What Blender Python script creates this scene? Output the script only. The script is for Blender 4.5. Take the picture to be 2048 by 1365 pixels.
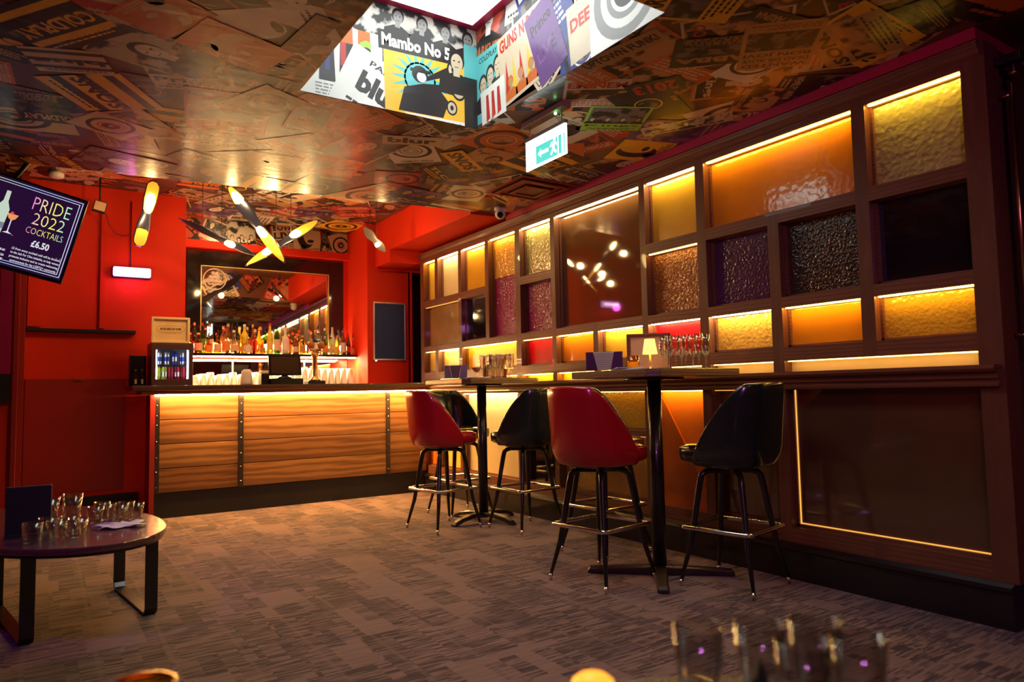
import bpy, bmesh, math, random
from mathutils import Vector, Matrix
R = math.radians
scene = bpy.context.scene
for o in list(bpy.data.objects): bpy.data.objects.remove(o)
COL = scene.collection

# ---------------------------------------------------------------- camera
cam_d = bpy.data.cameras.new('camera'); cam = bpy.data.objects.new('camera', cam_d); COL.objects.link(cam)
yaw, pitch, roll = R(33.49), R(4.0245), R(1.098)
fw = Vector((math.sin(yaw)*math.cos(pitch), math.cos(yaw)*math.cos(pitch), math.sin(pitch)))
rt = Vector((math.cos(yaw), -math.sin(yaw), 0)); up = rt.cross(fw)
rt2 = rt*math.cos(roll) - up*math.sin(roll); up2 = rt*math.sin(roll) + up*math.cos(roll)
cam.matrix_world = Matrix(((rt2.x, up2.x, -fw.x, 0), (rt2.y, up2.y, -fw.y, 0), (rt2.z, up2.z, -fw.z, 1.04), (0, 0, 0, 1)))
cam_d.sensor_width = 36; cam_d.lens = 36*1413.64/2048
cam_d.clip_start = 0.02
cam_d.dof.use_dof = True; cam_d.dof.focus_distance = 4.6; cam_d.dof.aperture_fstop = 2.2
scene.camera = cam
# ---------------------------------------------------------------- colour management, world, large lights
vs = scene.view_settings
scene.display_settings.display_device = 'sRGB'
vs.view_transform = 'Standard'; vs.look = 'None'; vs.gamma = 1; vs.use_curve_mapping = False
vs.exposure = 0.0
world = bpy.data.worlds.new('world'); scene.world = world; world.use_nodes = True
world.node_tree.nodes['Background'].inputs[0].default_value = (0.5, 0.12, 0.1, 1)
world.node_tree.nodes['Background'].inputs[1].default_value = 0.03

def area(name, loc, target, size, power, color, sizey=None, spread=None):
    l = bpy.data.lights.new(name, 'AREA'); l.energy = power; l.color = color
    l.shape = 'RECTANGLE'; l.size = size; l.size_y = sizey or size
    if spread: l.spread = spread
    o = bpy.data.objects.new(name, l); COL.objects.link(o); o.location = loc
    o.rotation_euler = (Vector(target)-Vector(loc)).to_track_quat('-Z', 'Y').to_euler()
    return o
def point(name, loc, power, color, rad=0.03):
    l = bpy.data.lights.new(name, 'POINT'); l.energy = power; l.color = color; l.shadow_soft_size = rad
    o = bpy.data.objects.new(name, l); COL.objects.link(o); o.location = loc
    return o
def spot(name, loc, target, power, color, ang=80, rad=0.03, blend=0.6):
    l = bpy.data.lights.new(name, 'SPOT'); l.energy = power; l.color = color; l.spot_size = R(ang); l.spot_blend = blend; l.shadow_soft_size = rad
    o = bpy.data.objects.new(name, l); COL.objects.link(o); o.location = loc
    o.rotation_euler = (Vector(target)-Vector(loc)).to_track_quat('-Z', 'Y').to_euler()
    return o
# the room's own lamps outside the picture: ceiling spots behind the viewer, violet stage wash from the left
spot('ceiling_spot_lamp', (1.6, -0.6, 2.55), (2.4, 2.6, 0.4), 26, (1, .55, .33), 75, .06)
spot('ceiling_spot_lamp', (0.2, 0.4, 2.55), (1.9, 2.9, 0.0), 9, (1, .6, .5), 60, .06)
spot('stage_wash_lamp', (-0.9, 2.2, 2.45), (0.15, 4.0, .45), 60, (.5, .1, 1), 34, .05)
spot('stage_wash_lamp', (-0.6, -1.2, 2.4), (3.4, 3.2, 1.3), 95, (.8, .22, .85), 70, .08)
spot('bar_warm_wash', (1.6, 7.3, 2.85), (1.5, 7.9, 2.0), 20, (1, .62, .25), 150, .05)  # warm spot over the back bar, aimed at the mirror wall
area('bar_lip_strip_glow', (2.08, 6.70, 1.05), (2.08, 6.35, 0), 2.5, 52, (1, .5, .14), sizey=.04).rotation_euler = (R(-26), 0, 0)
area('shelf_strip_glow', (2.02, 7.66, 1.43), (2.02, 7.7, 1.0), 1.8, 85, (1, .66, .3), sizey=.04)

# ---------------------------------------------------------------- material helpers
def newmat(name):
    m = bpy.data.materials.new(name); m.use_nodes = True
    nt = m.node_tree
    return m, nt, nt.nodes['Principled BSDF']
def N(nt, t, **kw):
    n = nt.nodes.new(t)
    for k, v in kw.items(): setattr(n, k, v)
    return n
def mixc(nt, fac, a, b, blend='MIX'):
    n = nt.nodes.new('ShaderNodeMix'); n.data_type = 'RGBA'; n.blend_type = blend
    for s, v in ((n.inputs[0], fac), (n.inputs[6], a), (n.inputs[7], b)):
        if hasattr(v, 'is_linked'): nt.links.new(v, s)
        else: s.default_value = (v if isinstance(v, (int, float)) else (*v[:3], 1))
    return n.outputs[2]
def mat(name, col, rough=.5, metal=0, var=.12, scale=9, bump=0, bscale=60, trans=0, emis=None, es=0, coat=0, spec=.5, ior=1.45, stretch=None):
    m, nt, p = newmat(name)
    tc = N(nt, 'ShaderNodeTexCoord'); mp = N(nt, 'ShaderNodeMapping'); nt.links.new(tc.outputs['Object'], mp.inputs[0])
    if stretch: mp.inputs['Scale'].default_value = stretch
    nz = N(nt, 'ShaderNodeTexNoise'); nz.inputs['Scale'].default_value = scale; nz.inputs['Detail'].default_value = 4
    nt.links.new(mp.outputs[0], nz.inputs['Vector'])
    lo = [max(0, c*(1-var)) for c in col]; hi = [min(1, c*(1+var)) for c in col]
    nt.links.new(mixc(nt, nz.outputs['Fac'], lo, hi), p.inputs['Base Color'])
    p.inputs['Roughness'].default_value = rough; p.inputs['Metallic'].default_value = metal
    p.inputs['Specular IOR Level'].default_value = spec; p.inputs['IOR'].default_value = ior
    if trans: p.inputs['Transmission Weight'].default_value = trans
    if coat: p.inputs['Coat Weight'].default_value = coat; p.inputs['Coat Roughness'].default_value = .08
    if emis: p.inputs['Emission Color'].default_value = (*emis, 1); p.inputs['Emission Strength'].default_value = es
    if bump:
        n2 = N(nt, 'ShaderNodeTexNoise'); n2.inputs['Scale'].default_value = bscale; n2.inputs['Detail'].default_value = 3
        nt.links.new(mp.outputs[0], n2.inputs['Vector'])
        b = N(nt, 'ShaderNodeBump'); b.inputs['Strength'].default_value = bump; b.inputs['Distance'].default_value = .01
        nt.links.new(n2.outputs['Fac'], b.inputs['Height']); nt.links.new(b.outputs[0], p.inputs['Normal'])
    return m
def emat(name, col, s):
    m, nt, p = newmat(name)
    p.inputs['Base Color'].default_value = (*[c*.5 for c in col], 1)
    p.inputs['Emission Color'].default_value = (*col, 1); p.inputs['Emission Strength'].default_value = s
    return m
def woodmat(name, dark, light, rough=.4, axis='Y', scale=1.0, knots=False, coat=.0):
    m, nt, p = newmat(name)
    tc = N(nt, 'ShaderNodeTexCoord'); mp = N(nt, 'ShaderNodeMapping'); nt.links.new(tc.outputs['Object'], mp.inputs[0])
    s = {'X': (1.2, 9, 9), 'Y': (9, 1.2, 9), 'Z': (9, 9, 1.2)}[axis]
    mp.inputs['Scale'].default_value = [v*scale for v in s]
    wv = N(nt, 'ShaderNodeTexNoise'); wv.inputs['Scale'].default_value = 1.3; wv.inputs['Detail'].default_value = 6; wv.inputs['Distortion'].default_value = 1.6
    nt.links.new(mp.outputs[0], wv.inputs['Vector'])
    wa = N(nt, 'ShaderNodeTexWave'); wa.wave_type = 'BANDS'; wa.bands_direction = 'Z' if axis != 'Z' else 'X'
    wa.inputs['Scale'].default_value = .55 if knots else 1.6; wa.inputs['Distortion'].default_value = 14 if knots else 5; wa.inputs['Detail'].default_value = 3; wa.inputs['Detail Scale'].default_value = 1.2
    nt.links.new(mp.outputs[0], wa.inputs['Vector'])
    f = mixc(nt, .5, wv.outputs['Fac'], wa.outputs['Color'])
    nt.links.new(mixc(nt, f, dark, light), p.inputs['Base Color'])
    p.inputs['Roughness'].default_value = rough; p.inputs['Coat Weight'].default_value = coat
    b = N(nt, 'ShaderNodeBump'); b.inputs['Strength'].default_value = .25; b.inputs['Distance'].default_value = .004
    nt.links.new(f, b.inputs['Height']); nt.links.new(b.outputs[0], p.inputs['Normal'])
    return m
def carpetmat():
    m, nt, p = newmat('carpet')
    tc = N(nt, 'ShaderNodeTexCoord')
    def rect(scale, off, bw, rh):
        mp = N(nt, 'ShaderNodeMapping'); mp.inputs['Scale'].default_value = scale; mp.inputs['Location'].default_value = off
        nt.links.new(tc.outputs['Object'], mp.inputs[0])
        b = N(nt, 'ShaderNodeTexBrick'); b.offset = .37; b.squash = .6; b.squash_frequency = 3
        b.inputs['Color1'].default_value = (0, 0, 0, 1); b.inputs['Color2'].default_value = (1, 1, 1, 1); b.inputs['Mortar'].default_value = (.5, .5, .5, 1)
        b.inputs['Mortar Size'].default_value = 0; b.inputs['Scale'].default_value = 1; b.inputs['Brick Width'].default_value = bw; b.inputs['Row Height'].default_value = rh
        nt.links.new(mp.outputs[0], b.inputs['Vector']); return b.outputs['Color']
    r1 = rect((1, 1, 1), (0.3, .1, 0), .13, .25); r2 = rect((1, 1, 1), (.11, .04, 0), .25, .5)
    def streak(sc, det):
        mp = N(nt, 'ShaderNodeMapping'); mp.inputs['Scale'].default_value = sc
        nt.links.new(tc.outputs['Object'], mp.inputs[0])
        n = N(nt, 'ShaderNodeTexNoise'); n.inputs['Scale'].default_value = 1; n.inputs['Detail'].default_value = det; nt.links.new(mp.outputs[0], n.inputs['Vector'])
        return n.outputs['Fac']
    blk0 = mixc(nt, .5, r1, r2)
    mp0 = N(nt, 'ShaderNodeMapping'); mp0.inputs['Scale'].default_value = (5, 75, 1); nt.links.new(tc.outputs['Object'], mp0.inputs[0])
    vm_ = N(nt, 'ShaderNodeVectorMath'); vm_.operation = 'MULTIPLY_ADD'; vm_.inputs[1].default_value = (9, 9, 9); nt.links.new(blk0, vm_.inputs[0]); nt.links.new(mp0.outputs[0], vm_.inputs[2])
    n0_ = N(nt, 'ShaderNodeTexNoise'); n0_.inputs['Scale'].default_value = 1; n0_.inputs['Detail'].default_value = 2; nt.links.new(vm_.outputs[0], n0_.inputs['Vector'])
    s1 = n0_.outputs['Fac']; fuzz = streak((260, 260, 1), 2)
    def ramp(v, a, b_):
        n = N(nt, 'ShaderNodeMapRange'); n.inputs['From Min'].default_value = a; n.inputs['From Max'].default_value = b_
        nt.links.new(v, n.inputs['Value']); return n.outputs[0]
    st = ramp(s1, .43, .57)
    def bandlines(off, bw, rh):
        mp = N(nt, 'ShaderNodeMapping'); mp.inputs['Location'].default_value = off; mp.inputs['Rotation'].default_value = (0, 0, R(90))
        nt.links.new(tc.outputs['Object'], mp.inputs[0])
        b = N(nt, 'ShaderNodeTexBrick'); b.offset = .43; b.inputs['Color1'].default_value = b.inputs['Color2'].default_value = (0, 0, 0, 1); b.inputs['Mortar'].default_value = (1, 1, 1, 1)
        b.inputs['Mortar Size'].default_value = .011; b.inputs['Mortar Smooth'].default_value = .3; b.inputs['Scale'].default_value = 1; b.inputs['Brick Width'].default_value = bw; b.inputs['Row Height'].default_value = rh
        nt.links.new(mp.outputs[0], b.inputs['Vector']); return b.outputs['Color']
    lines = bandlines((.1, .05, 0), .5, .25)
    blk = mixc(nt, .5, r1, r2)
    light, dark = (.26, .165, .135), (.024, .014, .021)
    c_a = mixc(nt, st, dark, light)
    fac = ramp(blk, .3, .95)
    col = mixc(nt, ramp(blk, .62, .72), mixc(nt, ramp(blk, .25, .4), mixc(nt, .45, c_a, dark), c_a), mixc(nt, .8, c_a, light))
    lf = N(nt, 'ShaderNodeMath'); lf.operation = 'MULTIPLY'; lf.inputs[1].default_value = .3; nt.links.new(lines, lf.inputs[0])
    col = mixc(nt, lf.outputs[0], col, light)
    col = mixc(nt, fuzz, mixc(nt, .75, (0, 0, 0), col), mixc(nt, .9, (.35, .27, .24), col))
    nt.links.new(col, p.inputs['Base Color'])
    p.inputs['Roughness'].default_value = .95; p.inputs['Specular IOR Level'].default_value = .1
    p.inputs['Sheen Weight'].default_value = .2
    b = N(nt, 'ShaderNodeBump'); b.inputs['Strength'].default_value = .35; b.inputs['Distance'].default_value = .003
    hh = N(nt, 'ShaderNodeMath'); hh.operation = 'ADD'; nt.links.new(fuzz, hh.inputs[0]); nt.links.new(st, hh.inputs[1])
    nt.links.new(hh.outputs[0], b.inputs['Height']); nt.links.new(b.outputs[0], p.inputs['Normal'])
    return m
def panemat(name, col, rough, bump, bscale, spec=.6, dark=None, coat=0):
    m, nt, p = newmat(name)
    tc = N(nt, 'ShaderNodeTexCoord')
    n = N(nt, 'ShaderNodeTexNoise'); n.inputs['Scale'].default_value = 5; n.inputs['Detail'].default_value = 3; nt.links.new(tc.outputs['Object'], n.inputs['Vector'])
    nt.links.new(mixc(nt, n.outputs['Fac'], dark or [c*.75 for c in col], col), p.inputs['Base Color'])
    p.inputs['Roughness'].default_value = rough; p.inputs['Specular IOR Level'].default_value = spec; p.inputs['Coat Weight'].default_value = coat; p.inputs['Coat Roughness'].default_value = .03
    if bump:
        v = N(nt, 'ShaderNodeTexVoronoi'); v.inputs['Scale'].default_value = bscale; v.feature = 'SMOOTH_F1'
        n2 = N(nt, 'ShaderNodeTexNoise'); n2.inputs['Scale'].default_value = bscale*.7; n2.inputs['Detail'].default_value = 2
        nt.links.new(tc.outputs['Object'], v.inputs['Vector']); nt.links.new(tc.outputs['Object'], n2.inputs['Vector'])
        a = N(nt, 'ShaderNodeMath'); a.operation = 'ADD'; nt.links.new(v.outputs['Distance'], a.inputs[0]); nt.links.new(n2.outputs['Fac'], a.inputs[1])
        b = N(nt, 'ShaderNodeBump'); b.inputs['Strength'].default_value = bump; b.inputs['Distance'].default_value = .01
        nt.links.new(a.outputs[0], b.inputs['Height']); nt.links.new(b.outputs[0], p.inputs['Normal'])
        if coat: nt.links.new(b.outputs[0], p.inputs['Coat Normal'])
    return m
def printmat(name, col, rough=.55, photo=None, scale=14, coat=.5):
    m, nt, p = newmat(name)
    tc = N(nt, 'ShaderNodeTexCoord')
    n = N(nt, 'ShaderNodeTexNoise'); n.inputs['Scale'].default_value = scale if photo else 6; n.inputs['Detail'].default_value = 5 if photo else 3
    nt.links.new(tc.outputs['Object'], n.inputs['Vector'])
    if photo:
        r = N(nt, 'ShaderNodeMapRange'); r.inputs['From Min'].default_value = .46; r.inputs['From Max'].default_value = .54; nt.links.new(n.outputs['Fac'], r.inputs['Value'])
        nt.links.new(mixc(nt, r.outputs[0], col, photo), p.inputs['Base Color'])
    else:
        nt.links.new(mixc(nt, n.outputs['Fac'], [c*.82 for c in col], [min(1, c*1.12) for c in col]), p.inputs['Base Color'])
    p.inputs['Roughness'].default_value = rough; p.inputs['Coat Weight'].default_value = coat; p.inputs['Coat Roughness'].default_value = .2; p.inputs['Specular IOR Level'].default_value = .12
    n2 = N(nt, 'ShaderNodeTexNoise'); n2.inputs['Scale'].default_value = 9; n2.inputs['Detail'].default_value = 5; n2.inputs['Distortion'].default_value = 1.0
    mp = N(nt, 'ShaderNodeMapping'); mp.inputs['Scale'].default_value = (.5, 1.6, 1); mp.inputs['Rotation'].default_value = (0, 0, .5)
    nt.links.new(tc.outputs['Object'], mp.inputs[0]); nt.links.new(mp.outputs[0], n2.inputs['Vector'])
    b = N(nt, 'ShaderNodeBump'); b.inputs['Strength'].default_value = .3; b.inputs['Distance'].default_value = .006
    nt.links.new(n2.outputs['Fac'], b.inputs['Height']); nt.links.new(b.outputs[0], p.inputs['Normal']); nt.links.new(b.outputs[0], p.inputs['Coat Normal'])
    return m
def glassmat(name, col=(1, 1, 1), rough=.01, ior=1.45):
    return mat(name, col, rough, trans=1, ior=ior, var=.02)

def thinglass(name, tint=(.95, .95, .94), rough=.02, f0=.14):
    m = bpy.data.materials.new(name); m.use_nodes = True; nt = m.node_tree; nt.nodes.remove(nt.nodes['Principled BSDF'])
    out = nt.nodes['Material Output']
    tc = N(nt, 'ShaderNodeTexCoord'); nz = N(nt, 'ShaderNodeTexNoise'); nz.inputs['Scale'].default_value = 30; nt.links.new(tc.outputs['Object'], nz.inputs['Vector'])
    tr = N(nt, 'ShaderNodeBsdfTransparent'); nt.links.new(mixc(nt, nz.outputs['Fac'], tint, [min(1, c*1.05) for c in tint]), tr.inputs[0])
    gl = N(nt, 'ShaderNodeBsdfGlossy'); gl.inputs['Roughness'].default_value = rough
    lw = N(nt, 'ShaderNodeLayerWeight'); lw.inputs['Blend'].default_value = .35
    mr = N(nt, 'ShaderNodeMapRange'); mr.inputs['To Min'].default_value = f0; mr.inputs['To Max'].default_value = .95; nt.links.new(lw.outputs['Facing'], mr.inputs['Value'])
    pw = N(nt, 'ShaderNodeMath'); pw.operation = 'POWER'; pw.inputs[1].default_value = 1.5; nt.links.new(mr.outputs[0], pw.inputs[0])
    ms = N(nt, 'ShaderNodeMixShader'); nt.links.new(pw.outputs[0], ms.inputs[0]); nt.links.new(tr.outputs[0], ms.inputs[1]); nt.links.new(gl.outputs[0], ms.inputs[2])
    nt.links.new(ms.outputs[0], out.inputs[0])
    return m
M = dict(
 carpet=carpetmat(),
 red=mat('red_wall_paint', (.66, .028, .005), .6, spec=.25, var=.1, scale=3, bump=.12, bscale=120),
 redd=mat('deep_red_paint', (.3, .012, .01), .5, var=.1, scale=3, bump=.1, bscale=90),
 magenta=mat('magenta_trim_paint', (.42, .01, .06), .45, scale=30),
 brownwall=mat('brown_wall_paint', (.1, .04, .025), .6),
 black=mat('matt_black_paint', (.012, .01, .011), .55, var=.3),
 blackg=mat('gloss_black_plastic', (.01, .009, .011), .18),
 blackm=mat('black_powder_coat', (.014, .011, .013), .3, coat=.4),
 wood=woodmat('stained_timber', (.11, .038, .02), (.24, .08, .038), .42, 'Y', coat=.15),
 woodv=woodmat('stained_timber_upright', (.11, .038, .02), (.22, .075, .036), .42, 'Z', coat=.15),
 oak=woodmat('oak_planks', (.16, .065, .02), (.5, .25, .08), .45, 'X', .8, knots=True),
 ctop=woodmat('dark_counter_timber', (.05, .02, .012), (.13, .06, .035), .3, 'X', coat=.4),
 ttop=woodmat('table_top_timber', (.08, .04, .022), (.22, .11, .06), .35, 'X', coat=.3),
 coffee=woodmat('coffee_table_timber', (.07, .028, .024), (.16, .065, .05), .25, 'X', coat=.5),
 steel=mat('dark_steel_strip', (.07, .055, .05), .4, .8, bump=.2),
 chrome=mat('chrome', (.85, .83, .82), .14, 1, var=.03),
 brass=mat('brass', (.8, .5, .2), .25, 1, var=.05),
 gold=mat('gold_edge', (.85, .6, .25), .3, .8),
 vinr=mat('red_vinyl', (.42, .006, .018), .2, var=.1, bump=.06, bscale=40, coat=.5),
 vink=mat('black_vinyl', (.012, .016, .018), .2, var=.2, bump=.06, bscale=40, coat=.5),
 glass=thinglass('clear_glass'),
 white=mat('white_plastic', (.75, .72, .68), .4), paper=mat('white_paper', (.8, .76, .68), .7),
 ledb=emat('bar_led_strip', (1, .54, .16), 130), ledw=emat('shelf_led_strip', (1, .7, .34), 130),
 mirror=mat('mirror_silvering', (.82, .78, .75), .015, 1, var=.01),
 bglass=mat('black_glass_border', (.012, .008, .01), .06, var=.1, coat=.6),
)

# ---------------------------------------------------------------- mesh builder
class MB:
    def __init__(s): s.bm = bmesh.new(); s.mats = []
    def mi(s, m):
        if m is None: return 0
        if m not in s.mats: s.mats.append(m)
        return s.mats.index(m)
    def box(s, a, b, m=None, rot=None, piv=None):
        vs_ = [Vector((x, y, z)) for x in (a[0], b[0]) for y in (a[1], b[1]) for z in (a[2], b[2])]
        if rot is not None:
            c = Vector(piv) if piv is not None else (Vector(a)+Vector(b))/2
            vs_ = [rot @ (v-c) + c for v in vs_]
        v = [s.bm.verts.new(x) for x in vs_]; k = s.mi(m)
        for f in ((0, 1, 3, 2), (4, 6, 7, 5), (0, 4, 5, 1), (2, 3, 7, 6), (0, 2, 6, 4), (1, 5, 7, 3)):
            s.bm.faces.new([v[i] for i in f]).material_index = k
        return s
    def poly(s, pts, m=None, smooth=False):
        f = s.bm.faces.new([s.bm.verts.new(p) for p in pts]); f.material_index = s.mi(m); f.smooth = smooth
        return s
    def prism(s, pts, off, m=None):
        off = Vector(off); k = s.mi(m)
        a = [s.bm.verts.new(Vector(p)) for p in pts]; b = [s.bm.verts.new(Vector(p)+off) for p in pts]
        s.bm.faces.new(a[::-1]).material_index = k; s.bm.faces.new(b).material_index = k
        n = len(a)
        for i in range(n): s.bm.faces.new((a[i], a[(i+1) % n], b[(i+1) % n], b[i])).material_index = k
        return s
    def rings(s, rings, m=None, closed=True, cap=True, smooth=True):
        k = s.mi(m); rv = [[s.bm.verts.new(p) for p in r] for r in rings]
        for a, b in zip(rv[:-1], rv[1:]):
            n = len(a)
            for i in range(n if closed else n-1):
                f = s.bm.faces.new((a[i], a[(i+1) % n], b[(i+1) % n], b[i])); f.material_index = k; f.smooth = smooth
        if cap:
            for r in (rv[0][::-1], rv[-1]):
                f = s.bm.faces.new(r); f.material_index = k
        return s
    def lathe(s, prof, c=(0, 0, 0), n=20, m=None, cap=True, axis=None):
        c = Vector(c); out = []
        q = Vector((0, 0, 1)).rotation_difference(Vector(axis).normalized()) if axis is not None else None
        for r, z in prof:
            ring = []
            for i in range(n):
                v = Vector((r*math.cos(2*math.pi*i/n), r*math.sin(2*math.pi*i/n), z))
                if q: v = q @ v
                ring.append(c+v)
            out.append(ring)
        return s.rings(out, m, cap=cap)
    def tube(s, pts, r, n=10, m=None, cap=True):
        pts = [Vector(p) for p in pts]; out = []; prev = None
        rr = r if isinstance(r, (list, tuple)) else [r]*len(pts)
        for i, p in enumerate(pts):
            d = ((pts[i+1]-p) if i < len(pts)-1 else Vector((0, 0, 0))) + ((p-pts[i-1]) if i else Vector((0, 0, 0)))
            d.normalize()
            if prev is None:
                a = d.orthogonal().normalized()
            else:
                a = (prev - d*prev.dot(d)).normalized()
            prev = a; b = d.cross(a)
            out.append([p + (a*math.cos(2*math.pi*j/n) + b*math.sin(2*math.pi*j/n))*rr[i] for j in range(n)])
        return s.rings(out, m, cap=cap)
    def loop(s, pts, r, n=8, m=None):
        pts = [Vector(p) for p in pts]; k = s.mi(m); L = len(pts); rv = []
        for i, p in enumerate(pts):
            d = (pts[(i+1) % L]-pts[i-1]).normalized(); a = Vector((0, 0, 1)); a = (a-d*a.dot(d)).normalized(); b = d.cross(a)
            rv.append([s.bm.verts.new(p + (a*math.cos(2*math.pi*j/n)+b*math.sin(2*math.pi*j/n))*r) for j in range(n)])
        for i in range(L):
            a, b = rv[i], rv[(i+1) % L]
            for j in range(n):
                f = s.bm.faces.new((a[j], a[(j+1) % n], b[(j+1) % n], b[j])); f.material_index = k; f.smooth = True
        return s
    def sphere(s, c, r, m=None, n=14, sc=(1, 1, 1)):
        pr = [(max(.0005, math.sin(math.pi*i/n)), -math.cos(math.pi*i/n)) for i in range(n+1)]
        k = len(s.bm.verts); s.lathe([(a*r, b*r) for a, b in pr], (0, 0, 0), n*2, m)
        s.bm.verts.ensure_lookup_table()
        for v in s.bm.verts[k:]: v.co = Vector((v.co.x*sc[0], v.co.y*sc[1], v.co.z*sc[2])) + Vector(c)
        return s
    def build(s, name, m=None, parent=None, bevel=0, loc=None, smooth_all=False):
        me = bpy.data.meshes.new(name)
        bmesh.ops.recalc_face_normals(s.bm, faces=s.bm.faces)
        if smooth_all:
            for f in s.bm.faces: f.smooth = True
        s.bm.to_mesh(me); s.bm.free()
        if s.mats:
            for x in s.mats: me.materials.append(x)
        elif m: me.materials.append(m)
        o = bpy.data.objects.new(name, me); COL.objects.link(o)
        if loc: o.location = loc
        if parent: o.parent = parent
        if bevel:
            b = o.modifiers.new('bevel', 'BEVEL'); b.width = bevel; b.segments = 2; b.limit_method = 'ANGLE'; b.angle_limit = R(40)
        return o
def tag(o, label=None, cat=None, group=None, kind=None):
    if label: o['label'] = label
    if cat: o['category'] = cat
    if group: o['group'] = group
    if kind: o['kind'] = kind
    return o
def thing(name, label, cat, loc=(0, 0, 0), rz=0, group=None):
    o = bpy.data.objects.new(name, None); COL.objects.link(o); o.location = loc; o.rotation_euler = (0, 0, rz); o.empty_display_size = .1
    return tag(o, label, cat, group)
def dup(root, loc=None, rz=None, label=None, group=None):
    r = root.copy(); COL.objects.link(r)
    if loc is not None: r.location = loc
    if rz is not None: r.rotation_euler = (0, 0, rz)
    if label: r['label'] = label
    if group: r['group'] = group
    for ch in list(root.children):
        c = ch.copy(); COL.objects.link(c); c.parent = r
        for g in list(ch.children):
            d = g.copy(); COL.objects.link(d); d.parent = c
    return r
def struct(mb, name, m, bevel=0): return tag(mb.build(name, m, None, bevel), kind='structure')

# ---------------------------------------------------------------- lettering
_txt = {}
def glyphs(s, bold=0.0):
    k = (s, bold)
    if k not in _txt:
        cu = bpy.data.curves.new('t', 'FONT'); cu.body = s; cu.resolution_u = 2; cu.offset = bold
        o = bpy.data.objects.new('t', cu); COL.objects.link(o)
        dg = bpy.context.evaluated_depsgraph_get()
        me = bpy.data.meshes.new_from_object(o.evaluated_get(dg))
        vs_ = [(v.co.x, v.co.y) for v in me.vertices]; fs = [tuple(p.vertices) for p in me.polygons]
        bpy.data.objects.remove(o); bpy.data.curves.remove(cu); bpy.data.meshes.remove(me)
        x0 = min(v[0] for v in vs_); x1 = max(v[0] for v in vs_); y0 = min(v[1] for v in vs_); y1 = max(v[1] for v in vs_)
        _txt[k] = ([((x-x0)/(x1-x0), (y-y0)/(y1-y0)) for x, y in vs_], fs, (x1-x0)/(y1-y0))
    return _txt[k]
def text(mb, s, P, u, v, w, h, m, bold=.02, align='L', slant=0):
    """P(u,v)->world; box of w x h; w None keeps the letter proportion"""
    vs_, fs, asp = glyphs(s, bold)
    if w is None: w = h*asp
    if align == 'C': u -= w/2
    bv = [mb.bm.verts.new(P(u+a*w+slant*b*h, v+b*h)) for a, b in vs_]; k = mb.mi(m)
    for f in fs:
        try: mb.bm.faces.new([bv[i] for i in f]).material_index = k
        except ValueError: pass
def plane(o, ux, vx, nrm, lift=0.0):
    o, ux, vx, nrm = Vector(o), Vector(ux).normalized(), Vector(vx).normalized(), Vector(nrm).normalized()
    return lambda u, v, l=0.0: o + ux*u + vx*v + nrm*(lift+l)

# ---------------------------------------------------------------- printed collage (paper stuck flat on ceiling, light well and upper wall)
PM = dict(
 cream=printmat('print_cream', (.62, .5, .36)), white=printmat('print_white', (.78, .78, .74)), black=printmat('print_black', (.02, .016, .018)),
 grey=printmat('print_grey', (.25, .24, .24)), yellow=printmat('print_yellow', (.85, .5, .04)), orange=printmat('print_orange', (.6, .13, .02)),
 redp=printmat('print_red', (.5, .03, .03)), blue=printmat('print_blue', (.03, .04, .2)), teal=printmat('print_teal', (.12, .48, .5)),
 tan=printmat('print_tan', (.45, .27, .13)), purple=printmat('print_purple', (.13, .05, .2)), brown=printmat('print_brown', (.12, .05, .03)), green=printmat('print_green', (.3, .55, .06)),
 ph1=printmat('print_photo_grey', (.02, .02, .022), photo=(.5, .47, .43), scale=11), ph2=printmat('print_photo_warm', (.05, .02, .012), photo=(.55, .3, .14), scale=9),
 ph3=printmat('print_photo_red', (.08, .015, .02), photo=(.5, .08, .04), scale=12), ph4=printmat('print_photo_dark', (.012, .01, .014), photo=(.16, .13, .13), scale=14),
 ph5=printmat('print_photo_violet', (.05, .02, .09), photo=(.2, .08, .26), scale=10), ph6=printmat('print_photo_teal', (.015, .06, .08), photo=(.12, .42, .46), scale=7))
DARKS = ('black', 'blue', 'brown', 'purple', 'ph4'); 
def quad(mb, P, u0, v0, u1, v1, m, l, sl=0):
    mb.poly([P(u0, v0, l), P(u1, v0, l), P(u1+sl, v1, l), P(u0+sl, v1, l)], m)
def disc(mb, P, u, v, r, m, l, n=20, ry=None, a0=0, a1=2*math.pi):
    ry = ry or r
    mb.poly([P(u+r*math.cos(a0+(a1-a0)*i/n), v+ry*math.sin(a0+(a1-a0)*i/n), l) for i in range(n)], m)
def ring(mb, P, u, v, r0, r1, m, l, n=28):
    for i in range(n):
        a, b = 2*math.pi*i/n, 2*math.pi*(i+1)/n
        mb.poly([P(u+r0*math.cos(a), v+r0*math.sin(a), l), P(u+r1*math.cos(a), v+r1*math.sin(a), l), P(u+r1*math.cos(b), v+r1*math.sin(b), l), P(u+r0*math.cos(b), v+r0*math.sin(b), l)], m)
def bars(mb, P, u0, v0, w, h, n, m, l, rnd, center=False):
    for i in range(n):
        ww = w*rnd.uniform(.55, 1); uu = u0 + ((w-ww)/2 if center else 0); hh = h/n
        x = uu
        while x < uu+ww-.004:
            d = rnd.uniform(.012, .035)*(w/.3); quad(mb, P, x, v0+i*hh+hh*.25, min(x+d, uu+ww), v0+i*hh+hh*.75, m, l); x += d+.006*(w/.3)
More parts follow.
